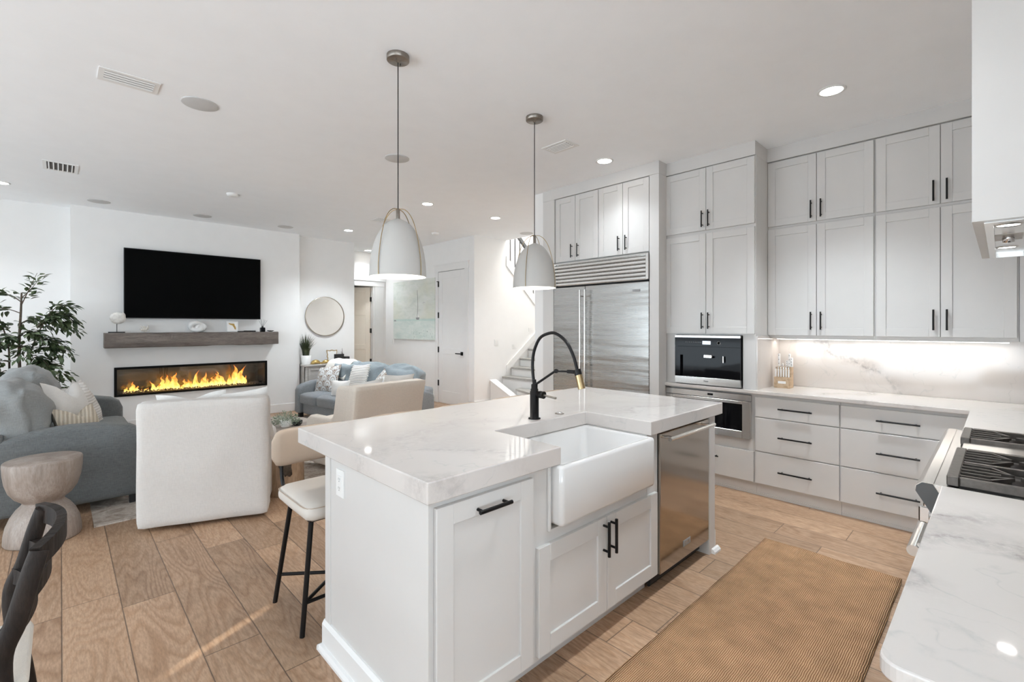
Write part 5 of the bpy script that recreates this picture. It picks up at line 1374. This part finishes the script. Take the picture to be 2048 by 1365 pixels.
# ================================================================== SOFAS
def xf(mbx, rot, org):
    mbx.v = [tuple(rot @ Vector(p)+Vector(org)) for p in mbx.v]; return mbx
def sofa(name, label, org, ang, Ln, D, armt, armh, seatz, ncush, cm_, fm_, backs, armpeak=.03, backh=None):
    t = thing(name, label, 'sofa', org); R = RZ(ang); bh = backh or armh
    xf(MB().soft((Ln/2, D*.52, .165+.02), (Ln-2*armt-.004, D*.92, .25), .03, n=6), R, org).obj('base', fm_, t)
    xf(MB().soft((Ln/2, D-.11, .06+bh/2), (Ln-.02, .22, bh-.06), .06, n=8), R, org).obj('back_frame', fm_, t)
    pr = [(-.005, .075), (0.0, armh*.80), (.03, armh-.055), (.10, armh-.012), (.28, armh+armpeak*.8), (.48, armh+armpeak), (.68, armh+armpeak*.4), (.85, armh-.035), (D-.02, armh-.085), (D, armh-.14), (D, .075)]
    for x in (0, Ln-armt):
        a_ = xf(MB().prism([(y, z) for y, z in pr], 0, x, x+armt), R, org).obj('arm', fm_, t)
        m_ = a_.modifiers.new('bevel', 'BEVEL'); m_.width = .045; m_.segments = 4; m_.limit_method = 'ANGLE'; m_.angle_limit = math.radians(60)
        for p in a_.data.polygons: p.use_smooth = True
    cw = (Ln-2*armt)/ncush
    for i in range(ncush):
        xf(MB().soft((armt+cw*(i+.5), .36, seatz-.085), (cw-.008, .74, .17), .05, (0, .0, .025), n=10, jit=.006, seed=i), R, org).obj('seat_cushion', fm_, t)
    for (x, y, z, sx, sy, sz, lean, sd) in backs:
        b_ = MB().soft((0, 0, 0), (sx, sy, sz), .11, (.02, .07, .03), n=14, jit=.035, seed=sd)
        b_.v = [tuple(RX(lean) @ Vector(p)+Vector((x, y, z))) for p in b_.v]
        xf(b_, R, org).obj('back_cushion', cm_, t)
    for x in (.06, Ln-.06):
        for y in (.08, D-.08): xf(MB().box(x-.03, x+.03, y-.03, y+.03, 0, .076), R, org).obj('foot', 'blackp', t)
    return t
sofa('sofa', 'grey linen sofa on the left with its arm toward the viewer', (.52, 4.95, 0), PI/2, 2.26, 1.02, .19, .665, .45, 2, 'cush', 'sofa',
     [(.50, .80, .775, .78, .32, .48, -.22, 3), (1.38, .74, .80, .86, .32, .50, -.20, 8)])
sofa('sofa', 'blue-grey sofa in front of the hallway, facing the fireplace seating', (2.714, 7.901, 0), math.atan2(-.987, .161), 2.26, .95, .15, .555, .40, 4, 'cush2', 'sofa2',
     [(.48, .70, .64, .68, .27, .46, -.18, 5), (1.14, .68, .64, .72, .28, .46, -.20, 12), (1.82, .70, .64, .74, .28, .44, -.16, 17)])
def add_pillow(name, label, c, wd, ht, th, mat, rz, rx, ry=0, cat='pillow', seed=0, chop=0.0):
    R = RZ(rz) @ RX(rx) @ RY(ry)
    return tag(MB().pillow(c, wd, ht, th, R, seed=seed, chop=chop).obj(name, mat), label, cat)
# left sofa pillows
add_pillow('throw_pillow', 'white crinkled throw pillow leaning on the grey sofa back cushion', (.055, 5.86, .735), .50, .48, .17, 'pillow_w', math.radians(62), math.radians(-20), .10, seed=2, chop=.13)
add_pillow('throw_pillow', 'plain off-white throw pillow farthest along the grey sofa', (.16, 6.22, .70), .50, .46, .16, 'pillow_rib', math.radians(72), math.radians(-22), -.08, seed=5, chop=.08)
add_pillow('lumbar_pillow', 'cream cable-knit lumbar pillow at the front on the grey sofa', (.115, 5.52, .615), .50, .34, .15, 'pillow_cable', math.radians(58), math.radians(-18), .06, seed=9, chop=.10)
# right sofa pillows
SA = Vector((.161, -.987, 0)); SB = Vector((.987, .161, 0)); SO = Vector((2.714, 7.901, 0)); SRZ = math.atan2(-.987, .161)
def spos(s_, t_, z): v = SO+SA*s_+SB*t_; return (v.x, v.y, z)
add_pillow('throw_pillow', 'brown and grey scallop-patterned throw pillow on the blue-grey sofa', spos(.36, .37, .60), .47, .47, .15, 'scallop', SRZ+.20, math.radians(-24), -.16, seed=3)
fpil = add_pillow('throw_pillow', 'white fringed throw pillow in the middle of the blue-grey sofa', spos(1.14, .40, .66), .42, .46, .14, 'pillow_rib', SRZ, math.radians(-20), -.10, seed=6)
fr_ = MB(); rnd = random.Random(8); Rf = RZ(SRZ) @ RX(math.radians(-20)) @ RY(-.10)
for i in range(46):
    z = -.21+.42*i/45
    for sx in (-1, 1):
        p = Vector((sx*.195, 0, z)); q = p+Vector((sx*rnd.uniform(.02, .035), rnd.uniform(-.012, .012), rnd.uniform(-.015, .008)))
        o_ = Vector(spos(1.14, .40, .66)); fr_.tube([Rf @ p+o_, Rf @ q+o_], .0045, 5)
fr_.obj('fringe', 'pillow_w', fpil)
add_pillow('throw_pillow', 'brown and cream patterned pillow half hidden behind the oatmeal armchair', spos(1.66, .42, .585), .40, .40, .14, 'scallop', SRZ-.1, math.radians(-22), .6, seed=4)
add_pillow('lumbar_pillow', 'plain white pillow standing on the blue-grey sofa beside the armchair wing', spos(.98, .20, .515), .30, .26, .13, 'pillow_w', SRZ+.5, math.radians(-8), .0, seed=11)
th = MB(); VV = []; FF = []; nu, nv = 26, 22
path = [(.48, .60), (.545, .74), (.60, .84), (.68, .895), (.78, .885), (.88, .83), (.965, .74), (.985, .60)]
pp = crom(path, 4)
for i in range(nu+1):
    s0 = -.02+.66*i/nu
    for j in range(nv+1):
        k = j/nv*(len(pp)-1); a_ = int(min(k, len(pp)-2)); y, z = (pp[a_][q]*(1-(k-a_))+pp[a_+1][q]*(k-a_) for q in (0, 1))
        w1 = noise.noise(Vector((s0*7, j*.25, 2)))*.02
        VV.append(spos(s0, y+w1, z+w1+.004+.02*math.sin(s0*5)))
for i in range(nu):
    for j in range(nv): FF.append((i*(nv+1)+j, (i+1)*(nv+1)+j, (i+1)*(nv+1)+j+1, i*(nv+1)+j+1))
th.add(VV, FF, True); to = th.obj('throw_blanket', 'throw'); sm_ = to.modifiers.new('thick', 'SOLIDIFY'); sm_.thickness = .014
tag(to, 'fluffy white throw blanket draped over the far back of the blue-grey sofa', 'blanket')

# ================================================================== ARMCHAIRS
def armchair(label, org, ang, Wd, H, lean, mat, skirt, wing=.28):
    t = thing('armchair', label, 'armchair', org); R = RZ(ang)
    def sheared(m_):
        m_.v = [(x, y-lean*max(0, z-.1), z) for x, y, z in m_.v]; return xf(m_, R, org)
    b_ = MB().soft((0, .075, (H+skirt)/2), (Wd, .15, H-skirt), .028, (0, .006, 0), n=18, jit=.006, seed=int(H*10))
    b_.v = [(x, y+.012*math.sin(x*9)*max(0, .35-z), z) for x, y, z in b_.v]
    sheared(b_).obj('back', mat, t)
    for s in (-1, 1):
        wg = MB().prism([(.10, skirt+.02), (.10, H-.012), (wing, H-.025), (wing+.02, H-.06), (wing+.03, .60), (wing+.07, .555), (.84, .545), (.90, .51), (.91, skirt)], 0, s*(Wd/2-.012), s*(Wd/2-.125))
        w_ = sheared(wg).obj('arm', mat, t)
        m_ = w_.modifiers.new('bevel', 'BEVEL'); m_.width = .03; m_.segments = 3; m_.limit_method = 'ANGLE'
    xf(MB().soft((0, .46, (skirt+.34)/2), (Wd-.26, .72, .34-skirt), .02, n=6), R, org).obj('base', mat, t)
    xf(MB().soft((0, .50, .42), (Wd-.26, .66, .16), .05, (0, 0, .03), n=10), R, org).obj('seat_cushion', mat, t)
    for s in (-1, 1):
        for y in (.20, .70): xf(MB().cyl((s*(Wd/2-.16), y, 0), (s*(Wd/2-.16), y, skirt+.03), .02, 10), R, org).obj('foot', 'darkwood', t)
    return t
B0 = Vector((.378, 4.206, 0)); B1 = Vector((1.149, 3.902, 0)); ctr = (B0+B1)/2; ang1 = math.atan2(B1.y-B0.y, B1.x-B0.x)
armchair('white slipcovered armchair with its tall back to the viewer, before the fireplace', tuple(ctr), ang1, .835, .925, .0, 'slip', .028)
c1 = RZ(ang1)
def ch1(x, y, z): v = c1 @ Vector((x, y, z))+ctr; return tuple(v)
add_pillow('throw_pillow', 'off-white pillow peeking over the left side of the white armchair back', ch1(-.12, .27, .745), .46, .44, .13, 'pillow_w', ang1, math.radians(10), -.05, seed=13, chop=.04)
add_pillow('throw_pillow', 'off-white pillow peeking over the right side of the white armchair back', ch1(.22, .26, .735), .40, .46, .13, 'pillow_w', ang1, math.radians(10), -.12, seed=14, chop=.0)
D0 = Vector((1.94, 4.235, 0)); D1 = Vector((2.735, 4.32, 0)); ctr2 = (D0+D1)/2; ang2 = math.atan2(D1.y-D0.y, D1.x-D0.x)
armchair('oatmeal armchair with a reclined back seen from behind, beside the blue-grey sofa', tuple(ctr2), ang2, .82, .915, .20, 'slip2', .06, .36)
c2 = RZ(ang2)
def ch2(x, y, z): v = c2 @ Vector((x, y, z))+ctr2; return tuple(v)
add_pillow('throw_pillow', 'white pillow showing above the right end of the oatmeal armchair back', ch2(.235, .12, .78), .38, .38, .14, 'pillow_w', ang2, math.radians(14), .05, seed=15)
add_pillow('throw_pillow', 'white pillow in the middle of the oatmeal armchair, next to the corner one', ch2(-.13, .14, .745), .38, .38, .14, 'pillow_w', ang2, math.radians(14), -.06, seed=16)

# ================================================================== TABLES, RUGS, PLANTS
hx, hy = -.085, 4.60
hg = MB().lathe([(.0, .002), (.193, .002), (.198, .012), (.196, .06), (.186, .12), (.166, .175), (.138, .222), (.112, .250), (.104, .262), (.112, .274), (.145, .302), (.174, .348), (.192, .41), (.200, .475), (.203, .538), (.200, .548), (.194, .552), (0, .552)], (hx, hy, 0), 48)
tag(hg.obj('hourglass_side_table', 'stoolwood'), 'round hourglass-shaped limed wood side table in front of the grey sofa', 'side table')
lg = MB(); n = 40; VV = []; FF = []; lx, ly = 1.435, 4.43
lv = [0, .02, .12, .22, .32, .415, .43]
for i, z in enumerate(lv):
    for k in range(n):
        a = 2*PI*k/n; r = .172*(1+.09*noise.noise(Vector((math.cos(a)*1.4, math.sin(a)*1.4, z*1.5)))-(.02 if i in (0, 6) else 0)+.03*(1-z/.43)); VV.append((lx+r*math.cos(a), ly+r*math.sin(a), z+.001))
for i in range(len(lv)-1):
    for k in range(n): FF.append((i*n+k, i*n+(k+1) % n, (i+1)*n+(k+1) % n, (i+1)*n+k))
lg.add(VV, FF, True); lg.add(VV[:n], [tuple(range(n))]); lg.add(VV[-n:], [tuple(range(n))])
lt = thing('stump_side_table', 'natural tree stump side table with a dark knot behind the first bar stool', 'side table', (lx, ly, 0)); lg.obj('stump', 'logwood', lt)
kd = Vector((-.25, -.97, 0)).normalized(); kt = Vector((kd.y*-1, kd.x, 0)); VV = []; kn_ = MB()
knot = MB().ell((0, 0, 0), (.052, .018, .082), 16, 10, .5, 3)
knot.v = [tuple(Vector((lx, ly, .245))+kd*.165+kt*p[0]+kd*p[1]+Vector((0, 0, p[2]))) for p in knot.v]; knot.obj('knot_hollow', 'bark', lt)
ctb = thing('coffee_table', 'low round grey oak coffee table between the armchairs and sofas', 'coffee table', (1.62, 5.55, 0))
MB().lathe([(0, .36), (.44, .36), (.45, .37), (.45, .39), (.44, .40), (0, .40)], (1.62, 5.55, 0), 48).obj('top', 'greywood', ctb); MB().lathe([(.26, .01), (.22, .2), (.26, .36)], (1.62, 5.55, 0), 32).obj('pedestal', 'greywood', ctb)
pp_ = thing('potted_herb', 'small bushy sage-green plant on the coffee table', 'potted plant', (1.72, 5.26, .40))
MB().lathe([(.04, .0015), (.058, .075), (.053, .075), (.05, .065), (0, .065)], (1.72, 5.26, .40), 20).obj('pot', 'pot', pp_)
hb = MB(); rnd = random.Random(6)
for i in range(620):
    d = Vector((rnd.gauss(0, 1), rnd.gauss(0, 1), abs(rnd.gauss(0, .8)))).normalized(); r = rnd.uniform(.05, .115); c_ = Vector((1.72, 5.26, .450))+Vector((d.x*r*1.3, d.y*r*1.3, d.z*r*1.05-.03+.03*rnd.random()))
    u_ = d.cross(Vector((rnd.gauss(0, 1), rnd.gauss(0, 1), rnd.gauss(0, 1)))).normalized(); v_ = d.cross(u_); s_ = rnd.uniform(.008, .015)
    hb.add([c_, c_+u_*s_*.5+d*s_*.6, c_+d*s_*1.5, c_-u_*s_*.5+d*s_*.6], [(0, 1, 2, 3)])
for i in range(30):
    d = Vector((rnd.gauss(0, 1), rnd.gauss(0, 1), abs(rnd.gauss(0, .8)))).normalized(); hb.tube([(1.72, 5.26, .46), tuple(Vector((1.72, 5.26, .475))+d*.09)], .0015, 4)
ho = hb.obj('foliage', 'sage', pp_); ho['kind'] = 'stuff'
tag(MB().lathe([(.03, .001), (.05, .02), (.055, .05), (.05, .05), (.045, .02), (0, .012)], (1.84, 5.26, .40), 24).obj('black_bowl', 'blackp'), 'small black bowl next to the sage-green plant on the coffee table', 'bowl')
rug = MB(); nx, ny = 30, 34
rx0, rx1, ry0, ry1 = .175, 2.95, 4.57, 7.75
rug.box(rx0, rx1, ry0, ry1, .0005, .011)
tag(rug.obj('area_rug', 'rug'), 'faded cream vintage area rug under the living room seating', 'rug')
kr = MB(); VV = []; FF = []; nx, ny = 80, 20
kx0, kx1, ky0, ky1 = 1.15, 3.50, .395, 1.125
for i in range(nx+1):
    for j in range(ny+1):
        x = kx0+(kx1-kx0)*i/nx; y = ky0+(ky1-ky0)*j/ny
        e = .008*noise.noise(Vector((x*2.6, 5, 0))) if j in (0, ny) else 0; e2 = .01*noise.noise(Vector((y*5, 8, 0))) if i in (0, nx) else 0
        VV.append((x+e2, y+e, .0105+.0015*noise.noise(Vector((x*3, y*3, 0)))))
for i in range(nx):
    for j in range(ny): FF.append((i*(ny+1)+j, (i+1)*(ny+1)+j, (i+1)*(ny+1)+j+1, i*(ny+1)+j+1))
kr.add(VV, FF, True); ko = kr.obj('jute_runner', 'jute'); sm_ = ko.modifiers.new('thick', 'SOLIDIFY'); sm_.thickness = .0085; sm_.offset = -1
tag(ko, 'brown woven jute runner rug on the kitchen floor', 'rug')

# knife block and knives
kx, ky = 4.705, 1.36
kbk = thing('knife_block', 'light wooden knife block with a white name plate on the counter', 'knife block', (kx, ky, .915))
kbm = MB().prism([(kx-.055, .9155), (kx+.06, .9155), (kx+.06, 1.10), (kx+.01, 1.10), (kx-.015, 1.012), (kx-.055, 1.012)], 1, ky-.062, ky+.062)
kbm.obj('block', 'knifewood', kbk)
MB().box(kx-.0565, kx-.0548, ky-.034, ky+.030, .955, .977, .001).obj('name_plate', 'white_p', kbk)
for i in range(6):
    y = ky-.052+.0208*i
    k_ = thing('steak_knife', 'white-handled steak knife in the front row of the knife block', 'knife', (kx-.038, y, 1.012), 'steak knives in the knife block')
    MB().box(kx-.043, kx-.033, y-.006, y+.006, 1.0125, 1.085, .003).obj('handle', 'white_p', k_)
    MB().box(kx-.0435, kx-.0325, y-.0065, y+.0065, 1.085, 1.103, .003).obj('end_cap', 'steel_b', k_)
for i, (y, h, lab) in enumerate(((ky+.047, .12, 'large white-handled kitchen knife at the left back of the knife block'), (ky+.020, .03, 'white-handled kitchen shears low in the middle back of the knife block'),
                                 (ky-.018, .06, 'short white-handled kitchen knife behind the steak knives'), (ky-.038, .12, 'large white-handled kitchen knife at the right back of the knife block'), (ky-.056, .085, 'medium white-handled kitchen knife at the right edge of the knife block'))):
    k_ = thing('kitchen_knife', lab, 'knife', (kx+.035, y, 1.10))
    MB().box(kx+.026, kx+.046, y-.008, y+.008, 1.1003, 1.10+h, .004).obj('handle', 'white_p', k_)
    for z in [1.10+h*f_ for f_ in (.25, .55, .85)]: MB().cyl((kx+.0255, y, z), (kx+.0275, y, z), .0035, 8).obj('rivet', 'ink', k_)

# ================================================================== STOOLS
st0 = thing('bar_stool', 'bar stool at the near end of the island, its seat and legs in view', 'bar stool', (1.06, 2.46, 0), 'bar stools along the island')
sx_, sy_ = 1.06, 2.46
seat = MB().soft((sx_, sy_-.03, .592), (.49, .44, .085), .04, (0, 0, .012), n=12)
seat.v = [(x+(x-sx_)*(-.10)*max(0, (y-sy_)), y, z) for x, y, z in seat.v]; seat.obj('seat', 'seat_g', st0)
ring = []
for a_ in range(40):
    t = 2*PI*a_/40; cxx = math.copysign(abs(math.cos(t))**.25, math.cos(t)); syy = math.copysign(abs(math.sin(t))**.25, math.sin(t)); ring.append((sx_+.246*cxx, sy_-.03+.221*syy, .618))
MB().tube(ring, .0022, 5, closed=True).obj('seat_piping', 'leather_t', st0)
bk = MB(); n = 18; VV = []; FF = []
sect = []
for k in range(24):
    t = 2*PI*k/24; sect.append((math.copysign(abs(math.cos(t))**.8, math.cos(t))*.026, math.copysign(abs(math.sin(t))**.45, math.sin(t))*.105))
for i in range(n+1):
    u = -1+2*i/n; e = max(.02, 1-abs(u)**8)**.45
    for dy, dz in sect: VV.append((sx_+.012+.229*u, sy_+.375-.035*u*u+dy*min(1, e*1.1), .780+dz*(.35+.65*e)))
for i in range(n):
    for k in range(24): FF.append((i*24+k, i*24+(k+1) % 24, (i+1)*24+(k+1) % 24, (i+1)*24+k))
bk.add(VV, FF, True); bk.add(VV[:24], [tuple(range(24))]); bk.add(VV[-24:], [tuple(range(24))]); bk.obj('backrest', 'leather_t', st0)
for s in (-1, 1):
    MB().tube(crom([(sx_+s*.16, sy_+.05, .545), (sx_+s*.16, sy_+.24, .548), (sx_+s*.16, sy_+.325, .575), (sx_+s*.16, sy_+.355, .64), (sx_+s*.16, sy_+.362, .74)], 5), .0105, 10).obj('back_tube', 'black', st0)
    for f0, f1 in (((-.17, .0), (-.185, .008)), ((.21, .0), (.10, .55))):
        pass
    MB().tube([(sx_+s*.238, sy_-.175, 0), (sx_+s*.195, sy_-.175, .552)], .012, 10).obj('leg', 'black', st0)
    MB().tube([(sx_+s*.238, sy_+.215, 0), (sx_+s*.195, sy_+.10, .552)], .012, 10).obj('leg', 'black', st0)
MB().tube([(sx_-.225, sy_-.175, .155), (sx_+.225, sy_-.175, .155)], .009, 8).obj('footrest', 'black', st0)
MB().tube([(sx_-.225, sy_+.185, .155), (sx_+.225, sy_-.172, .155)], .009, 8).obj('cross_brace', 'black', st0)
MB().tube([(sx_-.225, sy_-.172, .155), (sx_+.225, sy_+.185, .155)], .009, 8).obj('cross_brace', 'black', st0)
MB().box(sx_-.21, sx_+.21, sy_-.19, sy_-.165, .535, .552).box(sx_-.21, sx_+.21, sy_+.09, sy_+.115, .535, .552).box(sx_-.175, sx_-.145, sy_-.165, sy_+.09, .535, .552).box(sx_+.145, sx_+.175, sy_-.165, sy_+.09, .535, .552).obj('seat_frame', 'black', st0)
for i, lab in enumerate(('second bar stool from the near end, its back rim behind the countertop', 'third bar stool from the near end, its back rim behind the countertop', 'fourth bar stool along the island, its back rim behind the faucet', 'last bar stool by the fridge corner, its back rim past the faucet')):
    dup(st0, (1.06+.54+.525*i, 2.46, 0), lab)

# ================================================================== DINING CHAIR
dc = thing('dining_chair', 'dark espresso wooden dining chair with a curved ladder back and cream seat', 'dining chair', (-.35, 2.08, 0))
for y0_, y1_ in ((1.87, 1.85), (2.33, 2.29)):
    sgn = 1 if y0_ > 2 else -1
    pts = crom([(-.06, y0_, .0), (-.085, y0_, .25), (-.112, y0_, .44), (-.117, y0_, .57), (-.088, (y0_+y1_)/2, .66), (-.060, y1_, .78), (-.043, y1_-sgn*.01, .842)], 5)
    MB().tube(pts, [.021+.004*math.sin(PI*i/(len(pts)-1)) for i in range(len(pts))], 12).obj('rear_post', 'darkwood', dc)
for z, xo, hh_, bl in ((.822, -.052, .060, .055), (.715, -.082, .05, .05), (.625, -.108, .05, .045)):
    pts = []
    for i in range(15):
        t = -1+2*i/14; pts.append((xo+bl*(1-t*t), 2.09+.225*t*(1.02 if z > .7 else 1.0), z+.01*(1-t*t)))
    MB().sweep(pts, .024, hh_, side=(1, 0, 0)).obj('slat', 'darkwood', dc)
MB().soft((-.315, 2.10, .455), (.50, .40, .06), .03, (0, 0, .012), n=10).obj('seat_cushion', 'cushion_d', dc)
MB().box(-.56, -.09, 1.87, 1.895, .37, .425).box(-.56, -.09, 2.305, 2.33, .37, .425).box(-.57, -.545, 1.88, 2.32, .37, .425).box(-.11, -.085, 1.89, 2.31, .37, .425).obj('apron', 'darkwood', dc)
for y in (1.88, 2.32): MB().tube([(-.56, y, 0), (-.55, y, .425)], .018, 10, r1=.022).obj('front_leg', 'darkwood', dc)
